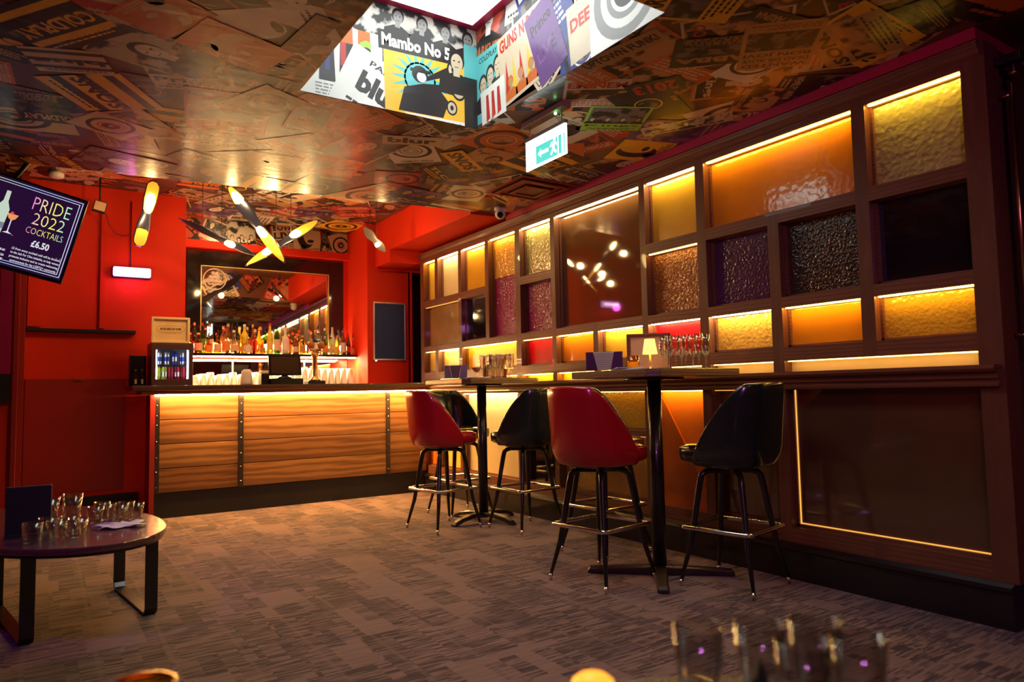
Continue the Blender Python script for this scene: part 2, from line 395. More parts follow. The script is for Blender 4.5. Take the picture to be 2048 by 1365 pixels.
def person(mb, P, u, v, s, skin, dark, l):
    mb.poly([P(u-.5*s, v, l), P(u+.5*s, v, l), P(u+.46*s, v+.35*s, l), P(u+.14*s, v+.52*s, l), P(u-.14*s, v+.52*s, l), P(u-.46*s, v+.35*s, l)], dark)
    quad(mb, P, u-.09*s, v+.45*s, u+.09*s, v+.62*s, skin, l+.000004)
    disc(mb, P, u, v+.86*s, .22*s, dark, l+.000006, ry=.27*s)
    disc(mb, P, u+.01*s, v+.8*s, .165*s, skin, l+.000009, ry=.23*s)
    for d in (-.07, .07): disc(mb, P, u+d*s, v+.84*s, .032*s, dark, l+.000012, 8, ry=.02*s)
    quad(mb, P, u-.06*s, v+.68*s, u+.06*s, v+.695*s, dark, l+.000012)
def poster(mb, P0, w, h, style, rnd, L, words=None, pal=None, people=None):
    """one sheet; P0(u,v,l); L = layer number"""
    P = lambda u, v, l=0: P0(u, v, L*.00003+l*1.0)
    g = PM; paper, ink, ph = pal or rnd.choice((('cream', 'black', 'ph1'), ('cream', 'black', 'ph4'), ('tan', 'black', 'ph2'), ('white', 'black', 'ph1'), ('black', 'cream', 'ph4'), ('brown', 'tan', 'ph2'),
        ('orange', 'cream', 'ph2'), ('redp', 'cream', 'ph3'), ('yellow', 'black', 'ph4'), ('blue', 'white', 'ph4'), ('purple', 'tan', 'ph5'), ('black', 'orange', 'ph3'), ('cream', 'redp', 'ph2'), ('black', 'yellow', 'ph4')))
    paper, ink, ph = g[paper], g[ink], g[ph]
    quad(mb, P, 0, 0, w, h, paper, 0)
    e = .000005
    word = (words or [rnd.choice(WORDS)])
    b = .05*w
    if style == 0:      # photo with people, heading
        quad(mb, P, b, h*.3, w-b, h-b, ph, e)
        n = people or rnd.choice((1, 2, 3, 4))
        for i in range(n): person(mb, P, w*(i+.5)/n, h*.3, min(w*.9/n, h*.5), g[rnd.choice(('cream', 'tan'))], g['black'], 2*e)
        text(mb, word[0], lambda u, v: P(u, v, 5*e), b, h*.16, w-2*b, h*.1, ink); bars(mb, P, b, h*.03, w-2*b, h*.1, 2, ink, e, rnd, True)
    elif style == 1:    # big lettering
        y = h-b
        for t in word:
            hh = min(h*.2, (w-2*b)*.5); y -= hh*1.25; text(mb, t, lambda u, v: P(u, v, 2*e), b, y, w-2*b, hh, ink, .04)
        if y > h*.45: quad(mb, P, b, h*.3, w-b, y-b, ph, e); 
        bars(mb, P, b, h*.04, w-2*b, min(h*.24, max(.03, y-2*b)), 4, ink, e, rnd, True)
    elif style == 2:    # record rings
        r = min(w, h)*.42
        ring(mb, P, w/2, h*.52, r*.8, r, g['black'], e); ring(mb, P, w/2, h*.52, r*.5, r*.56, ink, e); disc(mb, P, w/2, h*.52, r*.4, ph, e); disc(mb, P, w/2, h*.52, r*.12, paper, 2*e)
        text(mb, word[0], lambda u, v: P(u, v, 3*e), w/2, h*.03, None if len(word[0]) < 5 else w*.7, h*.08, ink, align='C' if len(word[0]) < 5 else 'L') if len(word[0]) < 5 else text(mb, word[0], lambda u, v: P(u, v, 3*e), w*.15, h*.03, w*.7, h*.08, ink)
    elif style == 3:    # full photo and slanted word
        quad(mb, P, b*.6, b*.6, w-b*.6, h-b*.6, ph, e)
        n = people or 1
        for i in range(n): person(mb, P, w*(i+.5)/n, h*.05, min(w*.95/n, h*.62), g[rnd.choice(('cream', 'tan', 'white'))], g['black'], 2*e)
        text(mb, word[0], lambda u, v: P(u, v, 6*e), w*.1, h*.1, w*.8, h*.13, ink if paper is not g['white'] else g['white'], .03)
    elif style == 4:    # ticket
        for i in range(3): quad(mb, P, 0, h*(.1+.3*i), w, h*(.22+.3*i), ph if i % 2 else ink, e)
        text(mb, word[0], lambda u, v: P(u, v, 3*e), b, h*.4, w-2*b, h*.24, ink if ph is not ink else paper, .03); bars(mb, P, w*.1, h*.72, w*.8, h*.2, 3, ink, 2*e, rnd)
    else:               # swirl silhouette
        r = min(w, h)*.3
        disc(mb, P, w*.45, h*.55, r, ink, e, ry=r*1.25); disc(mb, P, w*.6, h*.6, r*.72, paper, 2*e, ry=r); disc(mb, P, w*.62, h*.44, r*.4, ink, 3*e, ry=r*.2)
        disc(mb, P, w*.3, h*.2, r*.5, ph, e); bars(mb, P, w*.45, h*.05, w*.5, h*.16, 3, ink, 3*e, rnd)
WORDS = ['blur', 'QUEEN', 'ABBA', 'EMINEM', 'LIVE 2001', 'SONS', 'UPTOWN FUNK!', 'COLDPLAY', 'WEMBLEY ARENA', '2013', 'TLC', 'LIVE', 'Kings', 'Prince', 'PARKLIFE']
def collage(mb, P0, U, V, n, seed, size=(.3, .46), jitter=.9, L0=0, rot=None):
    rnd = random.Random(seed); cells = []
    nx = max(1, round((U[1]-U[0])/(size[0]*1.0))); ny = max(1, round(n/nx))
    for i in range(nx):
        for j in range(ny): cells.append((U[0]+(i+.5)*(U[1]-U[0])/nx, V[0]+(j+.5)*(V[1]-V[0])/ny))
    rnd.shuffle(cells)
    for q, (cu, cv) in enumerate(cells):
        w = rnd.uniform(*size); h = w*rnd.choice((.75, 1, 1.35, 1.4)); a = rnd.choice(rot) + rnd.gauss(0, .3) if rot else rnd.uniform(0, 6.28)
        cu2, cv2 = cu+rnd.uniform(-.5, .5)*jitter*size[0], cv+rnd.uniform(-.5, .5)*jitter*size[0]
        ca, sa = math.cos(a), math.sin(a)
        P = lambda u, v, l=0: P0(cu2+(u-w/2)*ca-(v-h/2)*sa, cv2+(u-w/2)*sa+(v-h/2)*ca, l)
        poster(mb, P, w, h, rnd.choice((0, 0, 1, 1, 2, 3, 3, 4, 5)), rnd, L0+q*.5)
def clip(mb, planes, hole=None):
    bm = mb.bm
    for co, no in planes:      # remove what lies on the +no side
        bmesh.ops.bisect_plane(bm, geom=bm.verts[:]+bm.edges[:]+bm.faces[:], dist=1e-6, plane_co=co, plane_no=no, clear_outer=True)
    if hole:
        x0, x1, y0, y1 = hole
        for co, no in (((x0, 0, 0), (1, 0, 0)), ((x1, 0, 0), (1, 0, 0)), ((0, y0, 0), (0, 1, 0)), ((0, y1, 0), (0, 1, 0))):
            bmesh.ops.bisect_plane(bm, geom=bm.verts[:]+bm.edges[:]+bm.faces[:], dist=1e-6, plane_co=co, plane_no=no)
        kill = [f for f in bm.faces if x0 < f.calc_center_median().x < x1 and y0 < f.calc_center_median().y < y1]
        bmesh.ops.delete(bm, geom=kill, context='FACES')
def build_print(mb, name, parent, label=None):
    me = bpy.data.meshes.new(name); mb.bm.to_mesh(me); mb.bm.free()
    for x in mb.mats: me.materials.append(x)
    o = bpy.data.objects.new(name, me); COL.objects.link(o); o.parent = parent
    if label: o['label'] = label
    return o

# ---------------------------------------------------------------- room shell
ZC, ZU = 2.60, 2.93
HX0, HX1, HY0, HY1 = 1.06, 2.12, 2.0, 3.53
XW = 3.41
struct(MB().box((-3.2, -3.2, -.1), (4.6, 9.0, 0)), 'floor', M['carpet'])
edgeY = lambda x: 5.56 - .112*x
mb = MB()
top = 2.99
mb.prism([(-3.2, -3.2, ZC), (HX0, -3.2, ZC), (HX0, edgeY(HX0), ZC), (-3.2, edgeY(-3.2), ZC)], (0, 0, top-ZC))
mb.prism([(HX1, -3.2, ZC), (4.6, -3.2, ZC), (4.6, edgeY(4.6), ZC), (HX1, edgeY(HX1), ZC)], (0, 0, top-ZC))
mb.prism([(HX0, -3.2, ZC), (HX1, -3.2, ZC), (HX1, HY0, ZC), (HX0, HY0, ZC)], (0, 0, top-ZC))
mb.prism([(HX0, HY1, ZC), (HX1, HY1, ZC), (HX1, edgeY(HX1), ZC), (HX0, edgeY(HX0), ZC)], (0, 0, top-ZC))
ceil = struct(mb, 'ceiling', PM['brown'])
# light well shell above the opening
mb = MB()
for a, b in (((HX0-.04, HY0-.04, ZC+.02), (HX0, HY1+.04, 3.24)), ((HX1, HY0-.04, ZC+.02), (HX1+.04, HY1+.04, 3.24)), ((HX0, HY0-.04, ZC+.02), (HX1, HY0, 3.24)), ((HX0, HY1, ZC+.02), (HX1, HY1+.04, 3.24))): mb.box(a, b)
well = mb.build('light_well', PM['white'], ceil)
# upper ceiling over the bar
uc = struct(MB().box((-3.2, 5.0, ZU+.001), (4.6, 9.0, ZU+.05)), 'ceiling', PM['brown'])

# ceiling collage
rnd = random.Random(5)
CP = lambda u, v, l=0: Vector((u, v, ZC-.002-l))
mb = MB()
collage(mb, lambda u, v, l=0: Vector((v, u, ZC-.0008-l)), (.7, 5.65), (-.9, 3.42), 170, 11, size=(.3, .47), rot=(0, 1.57, 3.14, -1.57, .8))
L = 110
def spc(corner, right, upw, style, words, pal, people=None, lay=0):
    """sheet from three ceiling corners: lower-left, lower-right, upper-left as read"""
    a, b, c = Vector((*corner, 0)), Vector((*right, 0)), Vector((*upw, 0))
    w, h = (b-a).length, (c-a).length; ux, vx = (b-a)/w, (c-a)/h
    P = lambda u, v, l=0: Vector((0, 0, ZC-.0008-l)) + a + ux*u + vx*v
    poster(mb, P, w, h, style, random.Random(len(words[0])+lay), L+lay, words, pal, people)
def pp(w, h, style, cx, cy, ang, words, pal, people=None, lay=0):
    c, s = math.cos(ang), math.sin(ang)
    f = lambda u, v: (cx+u*c-v*s, cy+u*s+v*c)
    # text seen from below: mirror handed, so the baseline runs with -s
    spc(f(-w/2, h/2), f(w/2, h/2), f(-w/2, -h/2), style, words, pal, people, lay)
# BON JOVI sheet
def bonjovi():
    a, b, c = Vector((2.69, 1.67, 0)), Vector((2.50, 1.87, 0)), Vector((3.03, 1.98, 0))
    a, b, c = Vector((2.745, 1.655, 0)), Vector((2.49, 1.885, 0)), Vector((3.07, 1.975, 0))
    w, h = (b-a).length, (c-a).length; ux, vx = (b-a)/w, (c-a)/h
    P = lambda u, v, l=0: Vector((0, 0, ZC-.0008-l)) + a + ux*u + vx*v
    LL = (L+9)*.00003
    quad(mb, P, 0, 0, w, h, PM['tan'], LL); quad(mb, P, .06*w, .2*h, .94*w, .58*h, PM['ph4'], LL+.00001)
    for t, y, hh in (('WANTED', .88, .08), ('DEAD OR ALIVE', .76, .08), ('BON JOVI', .62, .1)): text(mb, t, lambda u, v: P(u, v, LL+.00002), .06*w, y*h, .88*w, hh*h, PM['black'])
    bars(mb, lambda u, v, l=0: P(u, v, LL+.00001), .06*w, .05*h, .88*w, .11*h, 3, PM['brown'], 0, random.Random(2))
bonjovi()
spc((2.74, 1.50), (3.27, 1.52), (2.80, 1.84), 1, ['SONS'], ('yellow', 'black', 'ph4'), lay=5)
spc((3.30, 1.62), (2.86, 1.50), (3.20, 1.95), 1, ['SONS'], ('tan', 'black', 'ph2'), lay=6)
spc((2.95, 1.35), (3.3, 1.40), (2.9, 1.58), 1, ['QUEEN'], ('black', 'tan', 'ph4'), lay=3)
spc((2.62, 1.88), (2.33, 2.14), (2.80, 2.1), 1, ['ABBA'], ('black', 'tan', 'ph4'), lay=2)
spc((2.14, 2.60), (2.235, 2.10), (2.18, 2.62), 1, ['UPTOWN FUNK!'], ('tan', 'black', 'ph2'), lay=1)
spc((3.07, 3.11), (3.33, 2.64), (2.95, 3.02), 3, ['EMINEM'], ('cream', 'black', 'ph1'), lay=4)
def strip_text(s, a, b, hgt, pal, lay, paper_pad=.03):
    a, b = Vector((*a, 0)), Vector((*b, 0)); w = (b-a).length; ux = (b-a)/w; vx = Vector((ux.y, -ux.x, 0))
    P = lambda u, v, l=0: Vector((0, 0, ZC-.0008-(L+lay)*.00003-l)) + a + ux*u + vx*v
    quad(mb, P, -paper_pad, -paper_pad, w+paper_pad, hgt+paper_pad, PM[pal[0]], 0); text(mb, s, lambda u, v: P(u, v, .00001), 0, 0, w, hgt, PM[pal[1]], .04)
strip_text('UPTOWN FUNK!', (2.18, 2.57), (2.26, 2.16), .065, ('tan', 'black'), 20)
strip_text('blur', (1.74, 3.99), (2.02, 3.88), .09, ('cream', 'black'), 21)
strip_text('SONS', (2.50, 4.16), (2.22, 3.93), .1, ('yellow', 'black'), 22)
strip_text('LIVE 2001', (.93, 3.10), (.97, 2.80), .05, ('brown', 'tan'), 23)
strip_text('2013', (2.62, 2.42), (2.50, 2.62), .12, ('black', 'redp'), 24)
strip_text('WEMBLEY ARENA', (2.80, 1.72), (2.45, 1.78), .05, ('black', 'tan'), 4)
# orange sheet, dark green-edged sheet with four faces, blue sheet near the bar
pp(.42, .3, 5, .68, 3.22, .3, ['blur'], ('orange', 'cream', 'ph2'), lay=12)
pp(.36, .36, 0, 2.72, 2.98, -.5, ['Kings'], ('green', 'black', 'ph4'), 4, lay=14)
pp(.42, .4, 0, 2.42, 5.02, .1, ['LIVE'], ('blue', 'tan', 'ph5'), 2, lay=12)
pp(.34, .3, 2, .28, 4.55, .5, ['2013'], ('cream', 'redp', 'ph3'), lay=12)
pp(.34, .28, 2, .95, 3.75, 2.0, ['LIVE'], ('tan', 'black', 'ph2'), lay=12)
clip(mb, [((3.37, 0, 0), (1, 0, 0)), ((-1, 0, 0), (-1, 0, 0)), ((0, .6, 0), (0, -1, 0)), ((0, edgeY(0)-.002, 0), (.112, 1, 0))], (HX0, HX1, HY0, HY1))
build_print(mb, 'poster_print', ceil, 'overlapping band posters and ticket prints pasted across the low ceiling')
# upper ceiling collage
mb = MB()
collage(mb, lambda u, v, l=0: Vector((v, u, ZU-.0008-l)), (5.6, 8.0), (-.6, 3.3), 90, 23, size=(.3, .44))
clip(mb, [((3.0, 0, 0), (1, 0, 0)), ((-.3, 0, 0), (-1, 0, 0)), ((0, 5.62, 0), (0, -1, 0)), ((0, 7.99, 0), (0, 1, 0))])
build_print(mb, 'poster_print', uc, 'pale poster prints on the raised ceiling over the bar')
# fascia of the low ceiling facing the bar
mb = MB(); fx = Vector((-1, .112, 0)).normalized()
FP = lambda u, v, l=0: Vector((3.3, edgeY(3.3)+.0008, ZC)) + fx*u + Vector((0, 0, v)) + Vector((.112, 1, 0)).normalized()*l
collage(mb, FP, (0, 3.6), (0, .33), 14, 7, size=(.3, .42), rot=(0, .5, -.4))
clip(mb, [((0, 0, ZU), (0, 0, 1)), ((0, 0, ZC), (0, 0, -1)), ((3.3, 0, 0), (1, 0, 0))])
build_print(mb, 'poster_print', ceil)
# light well prints : far side (y = HY1, read along +x) and right side (x = HX1, read along -y)
mb = MB(); e = .000005
A = lambda u, v, l=0: Vector((u, HY1-.0008-l, v))
rndw = random.Random(3)
collage(mb, A, (HX0, HX1), (ZC, 3.24), 8, 31, size=(.3, .4), rot=(0, .3, -.3))
def local(P0, u0, v0, a, L=0):
    c, s = math.cos(a), math.sin(a)
    return lambda u, v, l=0: P0(u0+u*c-v*s, v0+u*s+v*c, L*.00003+l)
P = local(A, 1.28, 2.96, -.04, 30); quad(mb, P, 0, 0, .85, .3, PM['ph1'], 0)
for i in range(4): person(mb, P, .32+.15*i, .06, .17, PM['grey'], PM['black'], e)
P = local(A, 1.0, 2.58, .02, 32); quad(mb, P, 0, 0, .52, .42, PM['white'], 0)
for i, (x, c) in enumerate(((.19, 'blue'), (.3, 'redp'), (.4, 'green'))):
    mb.poly([P(x-.03, .1, e), P(x+.06, .1, e), P(x+.05, .38, e), P(x-.02, .38, e)], PM['black'])
    quad(mb, P, x-.02, .33, x+.05, .42, PM['orange'], 2*e)
    text(mb, 'TLC'[i], lambda u, v: P(u, v, 3*e), x-.02, .16+.04*i, .075, .13, PM[c], .06)
bars(mb, P, .14, .02, .35, .07, 4, PM['grey'], e, rndw)
P = local(A, 1.25, 2.70, -.42, 40); quad(mb, P, 0, -.16, .46, .26, PM['white'], 0)
text(mb, 'blur', lambda u, v: P(u, v, e), .1, .02, .27, .13, PM['black'], .05); text(mb, 'PARKLIFE', lambda u, v: P(u, v, e), .12, .19, .3, .035, PM['black'])
bars(mb, P, .08, -.13, .3, .1, 3, PM['black'], e, rndw)
P = local(A, 1.55, 2.55, .03, 44); quad(mb, P, -.02, -.08, .58, .4, PM['yellow'], 0)
for i in range(18):
    a = i*math.pi/9; mb.poly([P(.2+.19*math.cos(a), .26+.17*math.sin(a), e), P(.2+.09*math.cos(a+.17), .26+.09*math.sin(a+.17), e), P(.2+.09*math.cos(a-.17), .26+.09*math.sin(a-.17), e)], PM['teal'])
disc(mb, P, .2, .26, .1, PM['teal'], e)
mb.poly([P(*q, 2*e) for q in ((.06, .06), (.34, .06), (.38, .16), (.3, .25), (.22, .24), (.1, .2))], PM['black']); disc(mb, P, .2, .29, .05, PM['black'], 2*e); quad(mb, P, .14, .3, .27, .32, PM['black'], 3*e)
disc(mb, P, .21, .275, .03, PM['white'], 3*e)
for (x0, y0, x1, y1, r) in ((.24, .27, .42, .36, .055), (.26, .23, .45, .24, .06), (.25, .17, .4, .13, .045)):
    mb.poly([P(x0, y0-.012, 3*e), P(x1, y1-r*.6, 3*e), P(x1, y1+r*.6, 3*e), P(x0, y0+.012, 3*e)], PM['black'])
    disc(mb, P, x1, y1, r*.8, PM['black'], 4*e, ry=r); disc(mb, P, x1, y1, r*.6, PM['cream'], 5*e, ry=r*.76); disc(mb, P, x1, y1, r*.25, PM['black'], 6*e, ry=r*.35)
quad(mb, P, .1, -.04, .5, .055, PM['white'], 4*e); text(mb, 'LOU BEGA', lambda u, v: P(u, v, 5*e), .12, -.025, .36, .065, PM['brown'], .03)
P = local(A, 1.49, 2.94, .03, 48); quad(mb, P, 0, 0, .47, .11, PM['black'], 0); text(mb, 'Mambo No 5', lambda u, v: P(u, v, e), .02, .02, .43, .075, PM['white'], .04)
person(mb, local(A, 1.98, 2.78, 0, 50), 0, 0, .24, PM['cream'], PM['black'], 0)
P = local(A, 2.03, 2.6, 0, 49); quad(mb, P, 0, 0, .1, .5, PM['teal'], 0); quad(mb, P, 0, 0, .1, .3, PM['black'], e)
clip(mb, [((HX0, 0, 0), (-1, 0, 0)), ((HX1, 0, 0), (1, 0, 0)), ((0, 0, ZC), (0, 0, -1)), ((0, 0, 3.2), (0, 0, 1))])
build_print(mb, 'poster_print', ceil, 'brightly lit posters on the far side of the light well')
mb = MB()
B = lambda u, v, l=0: Vector((HX1-.0008-l, HY1-u, v))
collage(mb, B, (0, 1.53), (ZC, 3.24), 12, 37, size=(.3, .4), rot=(0, .3, -.3))
P = local(B, .0, 2.62, 0, 30); quad(mb, P, 0, 0, .3, .42, PM['teal'], 0)
for i in range(3): person(mb, P, .07+.08*i, .06+.03*i, .2, PM['cream'], PM['black'], e)
text(mb, 'COLDPLAY', lambda u, v: P(u, v, 8*e), .03, .36, .2, .035, PM['black'], .02)
P = local(B, .28, 2.62, .12, 34); quad(mb, P, 0, 0, .5, .42, PM['cream'], 0); text(mb, 'GUNS N ROSES', lambda u, v: P(u, v, e), .02, .32, .46, .08, PM['redp'], .04)
for i in range(6): mb.poly([P(.04+.07*i, .02, e), P(.1+.07*i, .02, e), P(.07+.07*i, .26, e)], PM[('redp', 'yellow')[i % 2]])
for i in range(4): person(mb, P, .1+.1*i, .02, .12, PM['tan'], PM['orange'], 2*e)
P = local(B, .62, 2.70, .35, 38); quad(mb, P, 0, -.1, .24, .34, PM['purple'], 0); text(mb, 'Prince', lambda u, v: P(u, v, e), .03, .2, .18, .07, PM['black']); text(mb, 'LIVE', lambda u, v: P(u, v, e), .03, .02, .16, .08, PM['ph5'])
P = local(B, .9, 2.62, .1, 33); quad(mb, P, 0, 0, .24, .3, PM['cream'], 0); text(mb, 'DEEP', lambda u, v: P(u, v, e), .02, .16, .2, .07, PM['redp'], .04)
P = local(B, 1.3, 2.82, 0, 42); quad(mb, P, -.25, -.25, .3, .3, PM['white'], 0)
ring(mb, P, 0, 0, .17, .22, PM['grey'], e); ring(mb, P, 0, 0, .1, .13, PM['grey'], e); disc(mb, P, 0, 0, .08, PM['black'], e); disc(mb, P, .01, .01, .05, PM['grey'], 2*e)
P = local(B, .06, 2.56, .08, 46); quad(mb, P, 0, 0, .26, .24, PM['white'], 0)
for i in range(3): mb.poly([P(.05+.06*i, .04, e), P(.09+.06*i, .05, e), P(.085+.06*i, .2, e), P(.06+.06*i, .2, e)], PM['redp'])
text(mb, 'LIVE', lambda u, v: P(u, v, 2*e), .03, .01, .1, .03, PM['black'])
clip(mb, [((0, HY1, 0), (0, 1, 0)), ((0, HY0, 0), (0, -1, 0)), ((0, 0, ZC), (0, 0, -1)), ((0, 0, 3.2), (0, 0, 1))])
build_print(mb, 'poster_print', ceil, 'brightly lit posters on the right side of the light well')
# luminous panel at the top of the well
t = thing('ceiling_light_panel', 'large square white light panel glowing at the top of the poster-lined ceiling well', 'light panel', (1.59, 2.765, 3.2))
MB().box((-.53, -.765, 0), (.53, .765, .03)).build('panel_frame', M['magenta'], t)
MB().box((-.46, -.69, -.012), (.46, .69, -.001)).build('diffuser', emat('light_panel', (.93, 1, .97), 5.5), t)

# walls
YL, YF, YB = 7.2, 7.35, 8.0     # left wall, noticeboard wall, bar niche back
mb = MB().box((-3.2, YL, 0), (1.085, YL+.12, ZU)).box((.97, YL+.12, 0), (1.085, YB, ZU))
struct(mb, 'wall_left_of_bar', M['red'])
struct(MB().box((1.085, YB, 0), (3.6, YB+.1, ZU)), 'wall_back', M['red'])
mb = MB().box((2.957, YF, 0), (3.47, YF+.1, ZU)).box((2.957, YF+.1, 0), (3.05, YB, ZU)).box((3.47, YF, 2.42), (4.6, YF+.1, ZU))
struct(mb, 'wall_beside_bar', M['red'])
struct(MB().box((3.45, YF, 0), (3.5, YF+.14, 2.42)), 'trim_1', M['red'])
struct(MB().box((3.5, 8.3, 0), (4.6, 8.4, ZU)), 'wall_passage', M['brownwall'])
# bulkhead above the partition
mb = MB().box((3.05, 6.94, 2.44), (4.6, YF-.001, ZU-.001)).prism([(3.05, edgeY(3.05)+.002, 2.575), (4.55, edgeY(4.55)+.002, 2.575), (4.55, 6.94, 2.575), (3.05, 6.94, 2.575)], (0, 0, ZU-.001-2.575))
struct(mb, 'trim_2', M['red'])
struct(MB().box((3.375, 1.37, 2.545), (4.6, 5.16, ZC-.001)), 'trim_3', M['magenta'])
struct(MB().box((3.56, 1.385, 0), (3.75, 6.95, 2.545)), 'wall_right', M['brownwall'])
mb = MB().box((4.5, -3.2, 0), (4.6, 8.3, ZC)); struct(mb, 'wall_far_right', M['brownwall'])
struct(MB().box((-3.2, -3.3, 0), (4.6, -3.2, ZC)), 'wall_behind_viewer', M['redd'])
struct(MB().box((-3.3, -3.2, 0), (-3.2, 7.3, ZC)), 'wall_left', M['redd'])
# upper wall print over the bar mirror
mb = MB()
C_ = lambda u, v, l=0: Vector((u, YB-.0308-l, v))
struct(MB().box((1.085, YB-.03, 2.68), (2.957, YB-.001, ZU)), 'trim_4', M['redd'])
tw = bpy.data.objects['trim_4']
collage(mb, C_, (1.1, 2.95), (2.66, 2.98), 10, 41, size=(.3, .4), rot=(0, .4, -.4))
def wp(u, v, w, h, a, st, words, pal, n=None, lay=0): poster(mb, local(C_, u, v, a, 40+lay), w, h, st, random.Random(lay), 0, words, pal, n)
wp(1.32, 2.74, .34, .24, -.35, 0, ['LIVE'], ('cream', 'redp', 'ph4'), 2, 1); wp(1.62, 2.66, .3, .34, .1, 3, ['blur'], ('grey', 'white', 'ph1'), 3, 2)
wp(2.12, 2.62, .3, .36, .15, 1, ['BOWIE', 'LIVE'], ('cream', 'black', 'ph3'), None, 4); wp(2.34, 2.62, .32, .36, .12, 5, ['LIVE'], ('cream', 'black', 'ph1'), None, 5)
wp(2.62, 2.66, .3, .34, -.12, 3, ['Kings'], ('black', 'cream', 'ph4'), 3, 8); wp(2.82, 2.6, .24, .3, .35, 2, ['2013'], ('cream', 'redp', 'ph5'), None, 9)
clip(mb, [((1.086, 0, 0), (-1, 0, 0)), ((2.956, 0, 0), (1, 0, 0)), ((0, 0, 2.685), (0, 0, -1)), ((0, 0, ZU), (0, 0, 1))])
build_print(mb, 'poster_print', tw, 'band posters pasted above the bar mirror')
# red ledge over mirror
struct(MB().box((1.085, YB-.12, 2.6), (2.957, YB-.001, 2.68)), 'trim_5', M['red'], .004)
mb = MB().box((1.085, YB-.05, 1.45), (1.2, YB-.001, 2.6)).box((2.9, YB-.05, 1.45), (2.957, YB-.001, 2.6))
struct(mb, 'trim_6', M['red'])
# left wall joinery: shelf line, hatch outline, pilaster
mb = MB().box((-.14, YL-.012, .24), (.6, YL, 1.215))
hatch = thing('wall_hatch', 'flush dark red panel in the lower left wall below the thin black shelf', 'panel', (.23, YL, .24))
MB().box((-.37, -.014, 0), (.37, -.001, .975)).build('panel', M['redd'], hatch, .003)
MB().box((-.02, -.024, .96), (.05, -.014, .972)).build('handle', M['brass'], hatch)
tag(MB().box((-.15, YL-.06, 1.615), (.675, YL-.001, 1.645)).build('wall_shelf', M['black'], None, .004), 'thin black shelf strip across the red wall under the tilted screen', 'shelf')
mb = MB().box((-.135, YL-.02, 1.66), (-.04, YL, 2.8)).box((.39, YL-.02, 1.66), (.43, YL, 2.8))
struct(mb, 'trim_7', M['red'])
struct(MB().box((-.2, 7.0, 0), (-.145, YL, ZU)), 'trim_8', M['redd'])
struct(MB().box((1.0, YL-.001, 0), (1.085, YL+.1, .2)), 'baseboard_left', M['black'])
struct(MB().box((-.14, YL-.02, 0), (.72, YL-.001, .2)), 'baseboard_back', M['black'])
# door case seen edge-on at the left border
t = thing('side_doorway', 'dark door case with a magenta strip at the left edge under the screen', 'door frame', (-.25, 6.6, 0))
MB().box((.045, -.02, 0), (.075, .1, 2.6)).build('jamb', M['redd'], t)
MB().box((-.045, -.02, 1.24), (.03, .1, 2.05)).build('magenta_strip', mat('magenta_panel', (.3, .01, .12), .4), t)  # strip in plain magenta
MB().box((-.09, -.03, 1.02), (.03, .1, 1.24)).build('letter_box', M['black'], t)
MB().box((-.09, 0, .2), (.02, .1, 1.0)).build('lower_panel', M['red'], t)

# ---------------------------------------------------------------- glazed timber partition on the right
part = thing('glazed_partition', 'long dark timber partition with glowing coloured glass panes along the right wall', 'partition', (XW, 4.1, 0))
OX, OY = XW, 4.1
cols = dict(c0=(6.61, 6.87), c1=(6.105, 6.545), c2=(5.59, 6.045), c3=(5.085, 5.53), c4=(4.565, 5.01), c5=(4.055, 4.51), c6=(3.53, 4.0), c7=(3.02, 3.475), c8a=(2.5, 2.95), c8b=(1.975, 2.43), c9=(1.455, 1.905))
rows = dict(T=(2.02, 2.44), M=(1.53, 1.95), L=(1.25, 1.47), D=(1.115, 1.175), E=(.27, 1.02))
def op(c, r, c2=None, r2=None, z=None):
    y0 = cols[c2 or c][0]; y1 = cols[c][1]; z0 = rows[r2 or r][0]; z1 = rows[r][1]
    if z: z0, z1 = z
    return (y0, y1, z0, z1)
PG = dict(
 yellow=panemat('pane_yellow', (.85, .62, .12), .25, 0, 20), pale=panemat('pane_pale_yellow', (.9, .8, .45), .3, 0, 20),
 amber=panemat('pane_amber', (.8, .42, .03), .22, .1, 25), amberr=panemat('pane_rippled_amber', (.75, .4, .06), .12, .45, 55, coat=.5),
 orange=panemat('pane_orange', (.75, .26, .015), .14, .12, 30, coat=.3), orange2=panemat('pane_flat_orange', (.85, .2, .01), .4, 0, 20),
 olive=panemat('pane_olive', (.5, .45, .16), .14, .5, 40, coat=.6), violet=panemat('pane_hammered_violet', (.34, .01, .15), .14, .6, 75, coat=.2, dark=(.18, .005, .08)),
 plum=panemat('pane_plum', (.10, .018, .09), .22, .2, 70, coat=.25), rust=panemat('pane_hammered_rust', (.42, .16, .03), .15, .8, 65, coat=.8),
 clear=panemat('pane_smoky_amber', (.15, .065, .022), .04, .02, 3, coat=.6), smoke=panemat('pane_smoky_brown', (.12, .055, .026), .1, .02, 4, coat=.4), etched=panemat('pane_etched_brown', (.5, .28, .08), .3, .1, 12, coat=.2, dark=(.08, .04, .02)),
 smokeb=panemat('pane_brown_textured', (.06, .026, .012), .16, .4, 85, coat=.4), night=panemat('pane_near_black', (.01, .008, .014), .06, 0, 10, coat=.5),
 red=panemat('pane_red', (.8, .004, .012), .35, 0, 20, spec=.2), cream=panemat('pane_cream', (.85, .68, .36), .4, 0, 20), oldgold=panemat('pane_old_gold', (.5, .27, .03), .2, .35, 60, coat=.2))
LED = {k: emat('led_'+k, c, s) for k, (c, s) in dict(w=((1, .8, .35), 55), y=((1, .62, .08), 42), d=((1, .55, .12), 10), o=((1, .45, .06), 9), e=((1, .45, .08), 1.2)).items()}
